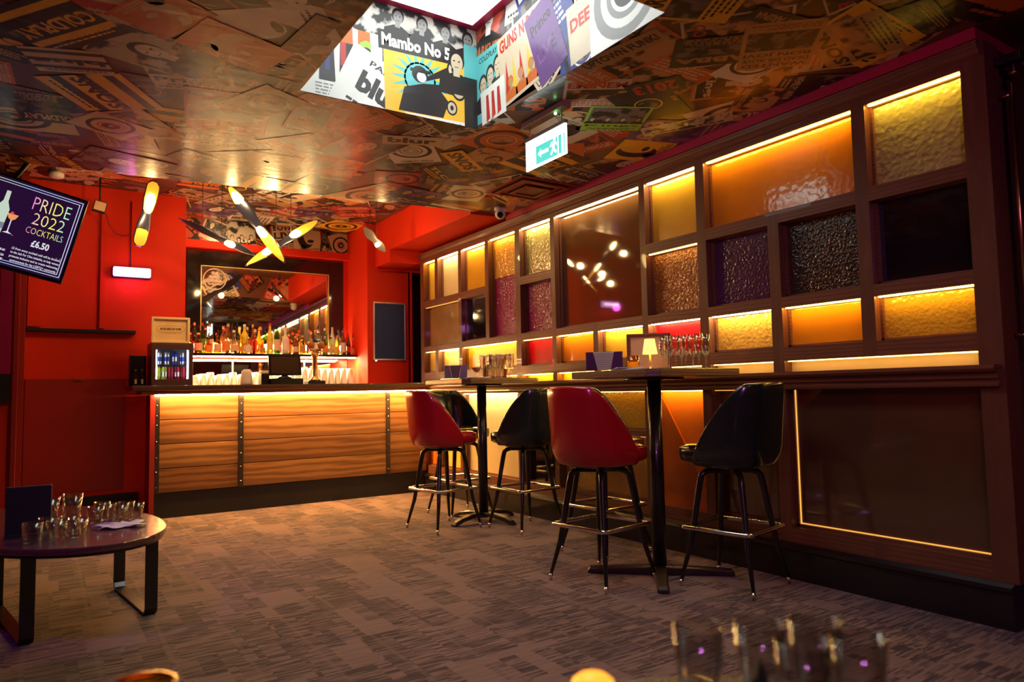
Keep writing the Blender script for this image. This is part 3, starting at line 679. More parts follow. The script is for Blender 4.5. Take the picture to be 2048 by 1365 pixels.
OPN = [  # opening, glass, light at the top, label
 (op('c0', 'T'), 'yellow', 'y', 'narrow yellow pane at the far top end'), (op('c1', 'T'), 'pale', 'w', 'bright pale yellow pane'), (op('c2', 'T'), 'amber', 'w', 'bright amber pane'),
 (op('c3', 'T', None, 'M'), 'violet', 'y', 'tall hammered glass pane, amber above and violet below'), (op('c4', 'T'), 'olive', 'w', 'pale olive rippled pane'),
 (op('c5', 'T', 'c6', 'M'), 'clear', 'w', 'largest upper pane, smoky amber mirror-like glass'), (op('c7', 'T'), 'amber', 'w', 'square golden pane'), (op('c8a', 'T', 'c8b'), 'orange', 'y', 'wide orange pane'),
 (op('c9', 'T'), 'olive', 'y', 'olive rippled pane at the near top end'),
 (op('c0', 'M', 'c1'), 'etched', 'e', 'smoky etched pane'), (op('c2', 'M'), 'night', None, 'black pane'), (op('c4', 'M'), 'violet', None, 'square hammered violet pane'),
 (op('c7', 'M'), 'rust', 'd', 'hammered orange pane'), (op('c8a', 'M'), 'plum', None, 'dark plum pane'), (op('c8b', 'M'), 'smokeb', None, 'dark brown textured pane'), (op('c9', 'M'), 'night', None, 'near-black square pane'),
 (op('c0', 'L'), 'yellow', 'd', None), (op('c1', 'L'), 'yellow', 'w', None), (op('c2', 'L', 'c3'), 'amber', 'y', None), (op('c4', 'L'), 'red', 'd', 'red pane behind the far table'), (op('c5', 'L'), 'orange', 'y', None),
 (op('c6', 'L'), 'amber', 'w', None), (op('c7', 'L'), 'red', 'w', 'red pane behind the near table'), (op('c8a', 'L'), 'amberr', 'w', None), (op('c8b', 'L'), 'orange', 'y', None), (op('c9', 'L'), 'oldgold', 'y', None),
 (op('c0', 'D'), 'night', None, None), (op('c1', 'D'), 'red', 'd', None), (op('c2', 'D', 'c3'), 'amber', 'd', None), (op('c4', 'D'), 'amber', 'y', None), (op('c5', 'D'), 'amber', 'y', None), (op('c6', 'D'), 'amber', 'y', None),
 (op('c7', 'D'), 'cream', 'd', None), (op('c8a', 'D'), 'cream', 'd', None), (op('c8b', 'D', 'c9'), 'cream', 'd', 'long thin cream pane above the ledge'),
 (op('c0', 'E'), 'orange2', 'd', None), (op('c1', 'E'), 'yellow', 'd', None), (op('c2', 'E', 'c3'), 'cream', 'w', 'glowing cream lower pane'), (op('c4', 'E'), 'night', None, 'black lower pane'),
 (op('c5', 'E', 'c6', z=(.75, 1.02)), 'oldgold', 'd', 'textured gold lower pane'), (op('c5', 'E', 'c6', z=(.27, .71)), 'oldgold', 'e', 'dim textured gold lower pane'),
 (op('c7', 'E'), 'orange2', 'y', 'flat orange lower pane'), (op('c8a', 'E'), 'smoke', 'e', 'narrow smoky brown lower pane'), (op('c8b', 'E', 'c9'), 'smoke', None, 'large smoky brown lower pane'),
]
FX0, FX1, PX = 0.0, .085, .066     # frame depth and pane plane, relative to the partition front
ys = sorted({1.37, 6.95} | {v for (o, *_) in OPN for v in o[:2]}); zs = sorted({.19, 2.545} | {v for (o, *_) in OPN for v in o[2:]})
mb = MB(); W_, WV = M['wood'], M['woodv']
def solid(y, z): return not any(o[0] < y < o[1] and o[2] < z < o[3] for (o, *_) in OPN)
for y0, y1 in zip(ys[:-1], ys[1:]):
    z0 = None
    for za, zb in list(zip(zs[:-1], zs[1:])) + [(9, 9)]:
        s_ = za < 9 and solid((y0+y1)/2, (za+zb)/2)
        if s_ and z0 is None: z0 = za
        if not s_ and z0 is not None:
            zend = za if za < 9 else zs[-1]
            mb.box((FX0, y0-OY, z0), (FX1, y1-OY, zend), WV if (zend-z0) > (y1-y0) else W_); z0 = None
frame = mb.build('timber_frame', None, part)
mb = MB()
for (y0, y1, z0, z1), *_ in OPN:     # small bead around each opening
    if z1-z0 < .1: continue
    b, q = .014, .05
    for a, c in (((y0, z0), (y1, z0+b)), ((y0, z1-b*.4), (y1, z1)), ((y0, z0), (y0+b, z1)), ((y1-b, z0), (y1, z1))):
        mb.box((PX-.018, a[0]-OY, a[1]), (PX-.001, c[0]-OY, c[1]), W_)
mb.build('glazing_bead', None, part)
for (y0, y1, z0, z1), g, led, lab in OPN:
    o = MB().box((0, -(y1-y0)/2, 0), (.006, (y1-y0)/2, z1-z0)).build('glass_pane', PG[g], part, loc=(PX, (y0+y1)/2-OY, z0))
    if lab: o['label'] = lab
    if led:
        hgt = .005
        MB().box((PX-.05, y0+.012-OY, z1-hgt), (PX-.034, y1-.012-OY, z1-.0005)).build('led_strip', LED[led], part)
# upper amber film on the tall violet pane
yy0, yy1, zz0, zz1 = op('c3', 'T', None, 'M')
MB().box((PX-.003, yy0+.002-OY, 2.08), (PX-.001, yy1-.002-OY, zz1-.001)).build('amber_film', PG['amberr'], part)
# added glowing strip, stands in for light leaking round the big lower pane
(y0, y1, z0, z1) = op('c8b', 'E', 'c9')
MB().box((PX-.006, y0-OY, z0+.015), (PX-.002, y1-.014-OY, z0+.020)).box((PX-.006, y1-.020-OY, z0+.015), (PX-.002, y1-.014-OY, z1)).build('led_strip', LED['e'], part)
# diagonal slat on the orange pane
(y0, y1, z0, z1) = op('c7', 'E')
MB().prism([(PX-.02, 3.44-OY, 1.02), (PX-.02, 3.475-OY, 1.02), (PX-.02, 3.475-OY, .27), (PX-.02, 3.02-OY, .27), (PX-.02, 3.02-OY, .34)], (.018, 0, 0)).build('slanted_panel', panemat('pane_deep_orange', (.6, .13, .008), .45, 0, 20), part)
# plant shelf seen in the black lower pane
mb = MB().prism([(-.012, -2.73, .19), (-.012, 2.85, .19), (-.03, 2.85, .2), (-.03, -2.73, .2)], (0, 0, .012))
# ledge with mouldings
mb = MB()
prof = [(0, 1.02), (-.03, 1.02), (-.034, 1.034), (-.022, 1.04), (-.022, 1.05), (-.036, 1.056), (-.04, 1.07), (-.03, 1.078), (-.062, 1.086), (-.07, 1.096), (-.07, 1.112), (0, 1.114)]
mb.prism([(x, 1.37-OY, z) for x, z in prof], (0, 5.56, 0))
mb.build('ledge_rail', M['wood'], part)
mb = MB(); prof = [(0, 2.475), (-.012, 2.48), (-.012, 2.49), (-.03, 2.51), (-.034, 2.54), (0, 2.545)]
mb.prism([(x, 1.37-OY, z) for x, z in prof], (0, 5.58, 0)); mb.build('cornice', M['wood'], part)
mb = MB(); prof = [(.08, 0), (-.03, 0), (-.03, .15), (-.045, .16), (-.04, .178), (-.01, .19), (.08, .19)]
mb.prism([(x, 1.37-OY, z) for x, z in prof], (0, 5.58, 0)); mb.build('skirting', M['blackm'], part)
MB().box((0, 1.355-OY, .19), (.14, 1.37-OY, 2.545)).build('end_post', M['woodv'], part)
# brass pull and hook on the end post
t = thing('door_pull', 'tall brass door pull catching the light at the near end of the timber partition', 'door handle', (XW+.11, 1.352, 1.2))
MB().tube([(0, -.05, 0), (0, -.05, 1.15)], .011, 12).tube([(0, -.05, .04), (0, .003, .04)], .008).tube([(0, -.05, 1.1), (0, .003, 1.1)], .008).build('rod', M['brass'], t)
MB().sphere((0, -.05, -.012), .018).build('knob', M['brass'], t)
t = thing('corner_spot_fitting', 'small metal fitting with a glinting lamp at the top right corner by the ceiling', 'light fitting', (XW+.12, 1.352, 2.42))
MB().box((-.03, -.1, .02), (.03, .0029, .06)).tube([(0, -.06, .02), (0, -.06, -.02)], .012).build('bracket', M['steel'], t, .003)
MB().lathe([(.012, -.035), (.022, -.03), (.022, -.02)], (0, -.06, 0), 14).build('lamp', M['brass'], t)
# dark wall section to the right of the partition
struct(MB().box((3.77, 1.5, 0), (4.5, 1.6, 2.55)), 'wall_end', M['brownwall'])
struct(MB().box((3.77, 1.45, 0), (4.5, 1.499, 1.28)), 'trim_9', M['black'])

# ---------------------------------------------------------------- bar counter
bar = thing('bar_counter', 'long bar counter with a plank front, dark top and glowing light strip under its lip', 'bar counter', (0, 6.8, 0))
BX0, BX1 = .79, 3.385
MB().box((.6, -.2, 1.095), (BX1, .32, 1.14)).build('countertop', M['ctop'], bar, .008)
MB().box((.68, -.12, 1.065), (BX1, .3, 1.0945)).build('top_rail', woodmat('counter_edge', (.2, .06, .02), (.4, .15, .05), .35, 'X'), bar, .004)
MB().box((BX0+.01, .03, 0), (BX1, .3, 1.06)).build('carcass', M['redd'], bar)
MB().box((BX0-.03, -.01, .0), (BX0+.009, .3, 1.06)).build('side_panel', M['redd'], bar)
MB().box((BX0+.011, .012, 0), (BX1, .0295, .215)).build('kick_board', M['black'], bar)
bays = ((BX0+.045, 1.485), (1.53, 2.93), (2.975, BX1))
tones = [((.09, .033, .01), (.34, .16, .05)), ((.07, .025, .008), (.28, .12, .035)), ((.1, .038, .011), (.38, .18, .055)), ((.08, .028, .008), (.3, .125, .035))]
oaks = [woodmat('oak_plank_%s' % n, a, b, .42, 'X', .7+.08*i, knots=True) for i, (n, (a, b)) in enumerate(zip(('light', 'brown', 'honey', 'umber'), tones))]
k = 0
for x0, x1 in bays:
    zt = 1.05
    for i in range(4):
        z1 = zt - i*.209; z0 = z1-.203
        MB().box((-(x1-x0)/2, 0, 0), ((x1-x0)/2, .028, z1-z0)).build('plank', oaks[(k*3+i) % 4], bar, .002, loc=((x0+x1)/2, 0, z0)); 
    k += 1
for x in (BX0+.022, 1.507, 2.952):
    MB().box((-.02, -.008, .215), (.02, .0005 if 0 else .0, 1.06)).build('steel_strap', M['steel'], bar, loc=(x, -.0005, 0))
    mb = MB()
    for z in (.27, .4, .52, .66, .8, .88, .97): mb.sphere((0, 0, z), .006, None, 5, (1, .6, 1)) if 0 else mb.lathe([(.006, 0), (.004, .004), (.0005, .005)], (0, 0, z), 8, axis=(0, -1, 0))
    tag(mb.build('rivets', M['chrome'], bar, loc=(x, -.009, 0)), kind='stuff')
MB().box((BX0, -.055, 1.052), (BX1-.02, -.035, 1.0645)).build('led_strip', M['ledb'], bar)

# ---------------------------------------------------------------- back bar
t = thing('back_counter', 'low service counter under the lit shelf behind the bar', 'counter', (2.02, 7.75, 0))
MB().box((-.925, -.2, 0), (.93, .24, 1.1)).build('cabinet', M['black'], t); MB().box((-.93, -.22, 1.1005), (.93, .245, 1.13)).build('worktop', mat('pale_worktop', (.6, .55, .5), .3), t, .004)
t = thing('bottle_shelf', 'dark shelf full of spirit bottles with a bright strip below it', 'shelf', (2.02, 7.8, 1.45))
MB().box((-.93, -.16, 0), (.93, .145, .032)).build('shelf_board', M['blackg'], t, .004)
MB().box((-.92, -.14, -.009), (.92, -.115, -.001)).build('led_strip', M['ledw'], t)
MB().box((-.9, .125, .034), (.9, .14, .05)).build('led_strip', emat('bottle_led', (1, .6, .2), 40), t)
t = thing('splashback_mirror', 'low mirror behind the stacked glasses under the bottle shelf', 'mirror', (2.02, 7.97, 1.14))
MB().box((-.93, 0, 0), (.93, .01, .29)).build('glass', M['mirror'], t)
for x in (-.35, .42, -.93): MB().box((x, -.012, 0), (x+.012, -.001, .29)).build('joint_strip', M['gold'], t)
# big wall mirror: black glass border, mirror plate leaning back a little, round sign
t = thing('bar_mirror', 'large wall mirror in a wide black glass border above the bottles', 'mirror', (2.05, 7.945, 1.5))
mb = MB(); X0, X1, Z0, Z1 = -.84, .845, .0, 1.08; x0, x1, z0, z1 = -.7, .67, .0, .92
mb.box((X0, 0, Z0), (x0, .03, Z1)).box((x1, 0, Z0), (X1, .03, Z1)).box((x0, 0, z1), (x1, .03, Z1)); mb.build('border', M['bglass'], t, .003)
MB().box((x0, .004, z0), (x1, .012, z1), rot=Matrix.Rotation(R(-1.4), 3, 'X'), piv=(0, .02, .2)).build('mirror_plate', M['mirror'], t)
mb = MB().box((x0-.004, -.004, z0), (x0+.004, .002, z1)).box((x1-.004, -.004, z0), (x1+.004, .002, z1)).box((x0-.004, -.004, z1-.004), (x1+.004, .002, z1+.004)); mb.build('gold_edge', M['gold'], t)
mb = MB(); ms = emat('sign_cream', (.9, .5, .25), .5)
Pm = lambda u, v, l=0: Vector((u, -.006-l, v))
ring(mb, Pm, -.565, .785, .108, .115, ms, 0, 40)
for s_, y, w in (('THE', .83, .07), ('PIANO', .79, .11), ('WORKS', .75, .125)): text(mb, s_, lambda u, v: Pm(u, v), -.565, y, w, .034, ms, .06, align='C')
quad(mb, Pm, -.63, .728, -.5, .734, ms, 0)
mb.build('round_sign', None, t)

# notice board
t = thing('notice_board', 'blue felt notice board in a silver frame on the red wall beside the bar', 'notice board', (3.215, YF, 1.73))
fr = MB(); a, b = .195, .325
for p_, q_ in (((-a, -.02, -b), (a, -.002, -b+.016)), ((-a, -.02, b-.016), (a, -.002, b)), ((-a, -.02, -b+.016), (-a+.016, -.002, b-.016)), ((a-.016, -.02, -b+.016), (a, -.002, b-.016))): fr.box(p_, q_)
fr.build('frame', mat('silver_frame', (.7, .62, .55), .35, .7), t, .003)
MB().box((-a+.016, -.012, -b+.016), (a-.016, -.002, b-.016)).build('felt', mat('blue_felt', (.035, .055, .17), .95, scale=80, var=.2), t)
for x_, z_ in ((0, b), (-a+.03, -b-.012), (a-.03, -b-.012)): MB().box((x_-.012, -.016, z_), (x_+.012, -.004, z_+.012)).build('clip', M['chrome'], t)

# ---------------------------------------------------------------- bottles
GL = dict(clear=thinglass('bottle_clear', (.93, .9, .82), .04, .12), amber=thinglass('bottle_amber', (.9, .42, .08), .05, .1), green=thinglass('bottle_green', (.16, .42, .12), .05, .12),
 dark=mat('bottle_dark', (.02, .015, .01), .1, coat=.4), yellow=mat('bottle_yellow', (.85, .75, .08), .15, trans=.35), red=mat('bottle_red', (.6, .01, .03), .12, trans=.35), frost=mat('bottle_frosted', (.85, .85, .82), .3, trans=.3),
 blue=thinglass('bottle_blue', (.45, .75, .85), .05, .12), pink=thinglass('bottle_pink', (.9, .4, .3), .05, .1), gold=thinglass('bottle_gold', (.95, .65, .15), .05, .1), brown=mat('bottle_brown', (.2, .06, .02), .1, trans=.4))
LB = dict(cream=mat('label_cream', (.75, .6, .4), .6), white=mat('label_white', (.8, .78, .72), .6), orange=mat('label_orange', (.8, .3, .08), .6), black=mat('label_black', (.02, .02, .02), .5), red=mat('label_red', (.6, .03, .03), .5), green=mat('label_green', (.1, .3, .08), .5), yellow=mat('label_yellow', (.8, .6, .1), .5), gold=mat('label_gold', (.7, .45, .15), .35, .6))
CAPS = dict(black=M['blackg'], red=LB['red'], cork=mat('cork', (.5, .3, .14), .8), gold=M['gold'], silver=M['chrome'], white=M['white'], violet=mat('violet_foil', (.2, .12, .35), .35, .3))
SH = dict(  # profile as radius fraction, height fraction
 tall=[(.96, 0), (1, .03), (1, .6), (.9, .68), (.42, .78), (.34, .82), (.34, .97), (.38, .985), (.36, 1)],
 square=[(.96, 0), (1, .02), (1, .58), (.96, .62), (.45, .68), (.36, .72), (.36, 1)],
 round=[(.8, 0), (1, .06), (1.05, .3), (.95, .5), (.5, .62), (.32, .7), (.3, 1)],
 wine=[(.95, 0), (1, .03), (1, .5), (.85, .62), (.5, .76), (.34, .86), (.32, 1)],
 flask=[(.9, 0), (1, .05), (1, .42), (.8, .55), (.4, .62), (.34, .66), (.34, 1)])
def bottle(x, y, z, h, r, sh, gl, cap, lb, pour, label, grp='spirit bottles on the lit bar shelf'):
    t = thing('spirit_bottle', label, 'bottle', (x, y, z), 0, grp)
    pr = [(r*a, h*b) for a, b in SH[sh]]; n = 18
    MB().lathe(pr, n=n).build('bottle_glass', GL[gl], t)
    nr = pr[-1][0]
    MB().lathe([(nr*1.12, h*.93), (nr*1.15, h*.94), (nr*1.15, h*1.02), (nr*.9, h*1.03)], n=14).build('cap', CAPS[cap], t)
    if pour: MB().tube([(0, 0, h*1.03), (0, 0, h*1.03+.02), (.006, -.002, h*1.03+.05)], [.005, .004, .003], 8).build('pourer', M['steel'], t)
    if lb:
        l0, l1 = (.12, .5) if sh != 'wine' else (.12, .42)
        if sh == 'flask': l1 = .38
        rr = r*1.035*(1.05 if sh == 'round' else 1)
        mb = MB(); k = 12
        pts = [(rr*math.sin(R(a)), -rr*math.cos(R(a))) for a in range(-75, 76, 15)]
        bt = [mb.bm.verts.new((px_, py_, h*l0)) for px_, py_ in pts]; tp = [mb.bm.verts.new((px_, py_, h*l1)) for px_, py_ in pts]
        for i in range(len(pts)-1): mb.bm.faces.new((bt[i], bt[i+1], tp[i+1], tp[i])).smooth = True
        o = mb.build('paper_label', LB[lb], t)
    return t
# x (m), row (0 front,1 back), height, radius, shape, glass, cap, label, pourer, words
BT = [
 (1.215, 0, .20, .030, 'square', 'amber', 'gold', 'yellow', 0), (1.27, 1, .31, .036, 'wine', 'dark', 'gold', None, 0), (1.29, 0, .20, .043, 'square', 'amber', 'gold', 'cream', 0), (1.345, 1, .31, .036, 'tall', 'green', 'red', 'green', 0),
 (1.385, 0, .15, .040, 'square', 'amber', 'black', 'orange', 1), (1.42, 1, .30, .038, 'tall', 'clear', 'silver', 'cream', 1), (1.475, 0, .19, .040, 'square', 'gold', 'black', 'cream', 1), (1.555, 0, .25, .042, 'round', 'clear', 'red', 'orange', 0),
 (1.60, 1, .31, .036, 'tall', 'brown', 'cork', 'cream', 0), (1.635, 0, .235, .040, 'flask', 'clear', 'white', 'cream', 0), (1.69, 1, .29, .036, 'tall', 'dark', 'black', 'gold', 1), (1.705, 0, .20, .030, 'flask', 'gold', 'gold', 'orange', 0),
 (1.765, 1, .31, .038, 'tall', 'yellow', 'white', 'yellow', 0), (1.775, 0, .17, .043, 'square', 'clear', 'gold', 'white', 0), (1.85, 1, .31, .034, 'round', 'brown', 'cork', 'red', 0), (1.845, 0, .19, .030, 'tall', 'pink', 'red', None, 0),
 (1.93, 1, .29, .04, 'flask', 'gold', 'gold', 'yellow', 0), (1.925, 0, .13, .032, 'square', 'amber', 'gold', 'gold', 0), (2.0, 0, .32, .036, 'wine', 'yellow', 'red', 'yellow', 0), (2.075, 0, .31, .037, 'tall', 'green', 'black', 'cream', 1), (2.165, 0, .31, .041, 'round', 'frost', 'violet', 'white', 0),
 (2.235, 1, .22, .028, 'tall', 'red', 'gold', 'orange', 0), (2.275, 0, .19, .038, 'wine', 'brown', 'cork', 'cream', 0), (2.345, 1, .27, .036, 'square', 'gold', 'red', 'yellow', 0), (2.35, 0, .2, .034, 'tall', 'gold', 'cork', 'gold', 0), (2.425, 0, .27, .037, 'tall', 'clear', 'red', 'red', 1),
 (2.495, 0, .26, .038, 'square', 'blue', 'silver', 'white', 0), (2.555, 1, .28, .034, 'tall', 'clear', 'gold', 'cream', 1), (2.60, 0, .2, .036, 'round', 'pink', 'silver', 'orange', 0), (2.64, 1, .3, .035, 'tall', 'green', 'white', 'green', 1), (2.665, 0, .19, .034, 'flask', 'clear', 'black', 'cream', 0),
 (2.725, 1, .31, .036, 'wine', 'frost', 'gold', 'white', 0), (2.735, 0, .21, .034, 'wine', 'yellow', 'silver', 'yellow', 0), (2.795, 1, .28, .033, 'tall', 'clear', 'violet', None, 1), (2.81, 0, .27, .033, 'tall', 'clear', 'violet', 'white', 1),
 (2.855, 1, .28, .03, 'wine', 'brown', 'black', 'cream', 0), (2.875, 0, .22, .027, 'wine', 'dark', 'red', 'red', 0), (2.905, 1, .28, .026, 'tall', 'red', 'silver', None, 1), (2.925, 0, .19, .022, 'flask', 'amber', 'cork', 'orange', 1)]
SHN = dict(tall='slim tall', square='square-shouldered', round='round-bodied', wine='long-necked', flask='squat')
GLN = dict(clear='clear', amber='amber', green='green', dark='near-black', yellow='bright yellow', red='red', frost='frosted white', blue='pale blue', pink='pinkish', gold='golden', brown='brown')
rowc = {0: 0, 1: 0}
ORD = 'first second third fourth fifth sixth seventh eighth ninth tenth eleventh twelfth thirteenth fourteenth fifteenth sixteenth seventeenth eighteenth nineteenth twentieth twenty-first twenty-second twenty-third twenty-fourth'.split()
for (x, row, h, r, sh, gl, cap, lb, pour) in BT:
    lab = '%s %s bottle, %s cap, %s from left in %s row on bar shelf' % (SHN[sh], GLN[gl], cap, ORD[rowc[row]], ('front', 'back')[row]); rowc[row] += 1
    bottle(x, 7.715 if row == 0 else 7.83, 1.4825, h, r*.93, sh, gl, cap, lb, pour, lab)

# upturned glasses in rows on the back counter
def tumbler_mesh(r0, r1, h, wall=.003, base=.008, n=18):
    return MB().lathe([(r0*.9, 0), (r0, .003), (r1, h), (r1-wall, h), (r0-wall, base), (.001, base)], n=n)
t = thing('stacked_tumbler', 'glare-whitened upturned tumbler in the crowded brightly lit rows on the back counter', 'glass', (1.25, 7.62, 1.131), 0, 'upturned tumblers under the bottle shelf')
mb = MB().lathe([(.001, .12), (.026, .12), (.028, .117), (.036, 0), (.033, 0), (.025, .11), (.001, .112)], n=16); mb.build('bowl', mat('glare_white_tumbler', (.9, .87, .8), .3, trans=.35, var=.02), t)  # milky white puts the glare on clear glass into the colour
first = True
for i in range(24):
    if .5 < (i*.075) < .62 and 0: continue
    for j in range(2):
        if first: first = False; continue
        x = 1.25+i*.073; 
        if x > 2.9: continue
        q_ = dup(t, (x, 7.62+j*.085, 1.131)); q_.scale = (1, 1, 1.6 if x > 2.25 else 1 + .25*((i*7+j*3) % 3)/2)
t = thing('folded_cloth', 'white folded bar cloth heaped beside the card printer behind the bar', 'cloth', (1.60, 7.0, 1.141))
mb = MB(); mb.rings([[(.055*math.cos(a)*k, .05*math.sin(a)*k, z) for a in [i*math.pi/8 for i in range(16)]] for k, z in ((1, 0), (1.05, .02), (1, .06), (.9, .1), (.85, .13), (.5, .15))]); mb.build('cloth', M['paper'], t)

# ---------------------------------------------------------------- bar stools
def make_stool(vin, label, loc, face, legrot):
    """seat faces +x before rotation; legs keep their own rotation"""
    t = thing('bar_stool', label, 'bar stool', loc, 0, None)
    rs = R(face); Rm = Matrix.Rotation(rs, 3, 'Z')
    # padded seat
    def outline(sc, z, dx=0):
        out = []
        for i in range(32):
            a = 2*math.pi*i/32; c, s_ = math.cos(a), math.sin(a); k = (abs(c)**3+abs(s_)**3)**(-1/3)
            out.append(Rm @ Vector((.225*k*c*sc+.025+dx, .208*k*s_*sc, z)))
        return out
    MB().rings([outline(.9, .645), outline(.98, .655), outline(1, .68), outline(1, .705), outline(.97, .722), outline(.85, .735), outline(.5, .742), outline(.05, .743)], None).build('seat', vin, t)
    MB().loop([p for p in outline(.985, .718)], .004, 6).build('seat_piping', vin, t)
    # wrapped tub back
    r0 = .232; nA = 44; A0 = 106
    def H(a):      # top height over the seat by angle from the back
        x = abs(a)/A0
        if x < .42: return 1.058 - .006*(x/.42)**2
        u = (x-.42)/.58; return 1.052 - (1.052-.685)*(.9*u**1.3+.1*u)
    mb = MB(); prof_rows = []
    for i in range(nA+1):
        a = -A0 + 2*A0*i/nA; ar = R(180+a); top_ = H(a); bot = .63
        ring_ = []
        def pt(z, out):
            f = (z-bot)/.42
            lean = .06*f if abs(a) < 90 else .045*f*max(0, 1-(abs(a)-90)/40)
            sq = (abs(math.cos(ar))**2.6+abs(math.sin(ar))**2.6)**(-1/2.6)
            r = (r0+out)*sq*(.86+.14*min(1, f*5)**.5 - .03*f)
            return Rm @ Vector((r*math.cos(ar)*1.02 + .012 - lean*.9*(1 if True else 0)*abs(math.cos(ar)), r*math.sin(ar)*.985, z))
        th = .014
        n_ = 9
        for q in range(n_): ring_.append(pt(bot+.012+(top_-.014-bot-.012)*q/(n_-1), th))
        ring_ += [pt(top_-.004, th*.75), pt(top_, 0), pt(top_-.004, -th*.75)]
        for q in range(n_-1, -1, -1): ring_.append(pt(bot+.012+(top_-.014-bot-.012)*q/(n_-1), -th))
        ring_ += [pt(bot+.002, -th*.6), pt(bot, 0), pt(bot+.002, th*.6)]
        prof_rows.append(ring_)
    mb.rings(prof_rows, None, closed=True, cap=True); mb.build('tub_back', vin, t)
    MB().lathe([(.12, .612), (.15, .618), (.15, .63), (.17, .636), (.17, .644)], n=24).build('swivel_plate', M['blackm'], t)
    lr = R(legrot)
    for k in range(4):
        a = lr + math.pi/4 + k*math.pi/2; d = Vector((math.cos(a), math.sin(a), 0))
        f, g = .285, .135
        pts = [d*.02+Vector((0, 0, .598)), d*(g-.03)+Vector((0, 0, .598)), d*g+Vector((0, 0, .592)), d*(g+.022)+Vector((0, 0, .575)), d*(g+.033)+Vector((0, 0, .53)), d*(f-.06)+Vector((0, 0, .22)), d*(f-.004)+Vector((0, 0, .035))]
        leg = MB().tube(pts, [.015, .015, .0165, .0175, .018, .0145, .0095], 14).build('leg', M['blackm'], t)
        MB().tube([d*(f-.0045)+Vector((0, 0, .036)), d*(f)+Vector((0, 0, .002))], [.0102, .009], 12).build('foot_cap', M['chrome'], leg)
    rr = .285-.06+.014+.0; cor = []
    ff = .262
    for k in range(4):
        a = lr + math.pi/4 + k*math.pi/2
        for da in (-.05, -.02, .02, .05): cor.append(Vector((math.cos(a+da)*ff*(1 if abs(da) < .03 else .985), math.sin(a+da)*ff*(1 if abs(da) < .03 else .985), .305)))
    MB().loop(cor, .0115, 10).build('footrest', M['chrome'], t)
    return t
make_stool(M['vinr'], 'red vinyl tub bar stool nearest the viewer, left of the near tall table', (2.57, 3.03, 0), 2, 8)
make_stool(M['vink'], 'black vinyl tub bar stool on the right of the near tall table', (3.05, 2.53, 0), 97, 12)
make_stool(M['vink'], 'black bar stool mostly hidden behind the large red stool', (3.02, 3.52, 0), -80, 5)
make_stool(M['vinr'], 'smaller-looking red vinyl bar stool at the far tall table, near the bar', (2.585, 4.905, 0), -4, 8)
make_stool(M['vink'], 'black bar stool seen from behind at the right of the far tall table', (3.075, 4.50, 0), 101, 4)
make_stool(M['vink'], 'black bar stool facing the viewer behind the far tall table', (2.99, 5.37, 0), -75, 2)

# ---------------------------------------------------------------- tall tables
def tall_table(cx, cy, rot, base, label):
    t = thing('tall_table', label, 'table', (cx, cy, 0))
    s, c = .355, .05
    pts = [(-s+c, -s), (s-c, -s), (s, -s+c), (s, s-c), (s-c, s), (-s+c, s), (-s, s-c), (-s, -s+c)]
    MB().prism([(x, y, 1.1) for x, y in pts], (0, 0, .04)).build('table_top', M['ttop'], t, .004)
    MB().lathe([(.17, 1.086), (.17, 1.099)], n=28).build('support_plate', M['blackm'], t)
    MB().lathe([(.039, .05), (.039, 1.0855)], n=24).build('column', M['blackm'], t)
    for k in range(4):
        a = R(rot)+k*math.pi/2; d = Vector((math.cos(a), math.sin(a), 0)); n = Vector((-d.y, d.x, 0))
        rows_ = []
        P_ = [(.0, .075, .035, .05), (.06, .075, .033, .05), (.14, .07, .03, .045), (.24, .055, .028, .038), (.31, .035, .028, .03), (.335, .016, .026, .016)]
        if base == 'flat': P_ = [(.0, .05, .035, .05), (.1, .048, .035, .046), (.25, .042, .032, .038), (.39, .034, .03, .032), (.402, .02, .028, .018)]
        for r_, zt, w, hh in P_:
            zb = max(.001, zt-hh)
            if base != 'flat' and .05 < r_ < .3: zb = zt-.03
            rows_.append([d*r_+n*w+Vector((0, 0, zb)), d*r_+n*w+Vector((0, 0, zt-.006)), d*r_+n*w*.7+Vector((0, 0, zt)), d*r_-n*w*.7+Vector((0, 0, zt)), d*r_-n*w+Vector((0, 0, zt-.006)), d*r_-n*w+Vector((0, 0, zb))])
        mb = MB(); mb.rings(rows_, None, smooth=False); mb.build('base_foot', M['blackm'] if base != 'flat' else M['steel'], t, .003)
    return t
tall_table(2.905, 2.93, 47, 'flat', 'tall square bar table in front, with chamfered wooden top and black column')
tall_table(2.975, 4.96, 14, 'arched', 'tall square bar table further back near the bar, on arched black feet')

FLG = thinglass('flute_glass', (.93, .9, .85), .08, .26)
def flute(label, loc, group):
    t = thing('champagne_flute', label, 'glass', loc, 0, group)
    MB().lathe([(.031, 0), (.031, .002), (.006, .006), (.0035, .012), (.0035, .065), (.009, .075), (.019, .09), (.0255, .115), (.0255, .15), (.022, .19), (.0205, .19), (.024, .15), (.0238, .116), (.017, .093), (.006, .08), (.001, .079)], n=20).build('glass_body', FLG, t)
    return t
near = flute('empty champagne flute in the row along the right side of the near tall table', (2.97, 2.87, 1.141), 'champagne flutes on the near tall table')
for x, y in ((2.90, 2.84), (3.0, 2.80), (2.92, 2.77), (3.02, 2.735), (2.93, 2.705), (3.04, 2.66), (2.95, 2.63)): dup(near, (x, y, 1.141))
far = flute('empty champagne flute in the cluster on the far tall table', (3.03, 4.93, 1.141), 'champagne flutes on the far tall table')
for x, y in ((3.05, 4.86), (2.98, 4.83), (3.05, 4.77), (3.0, 4.74), (3.07, 4.70), (2.95, 4.90), (2.94, 4.75)): dup(far, (x, y, 1.141))
tag(dup(far, (3.06, 4.645, 1.141)), 'champagne flute standing alone at the right end of the far table cluster', 'glass')
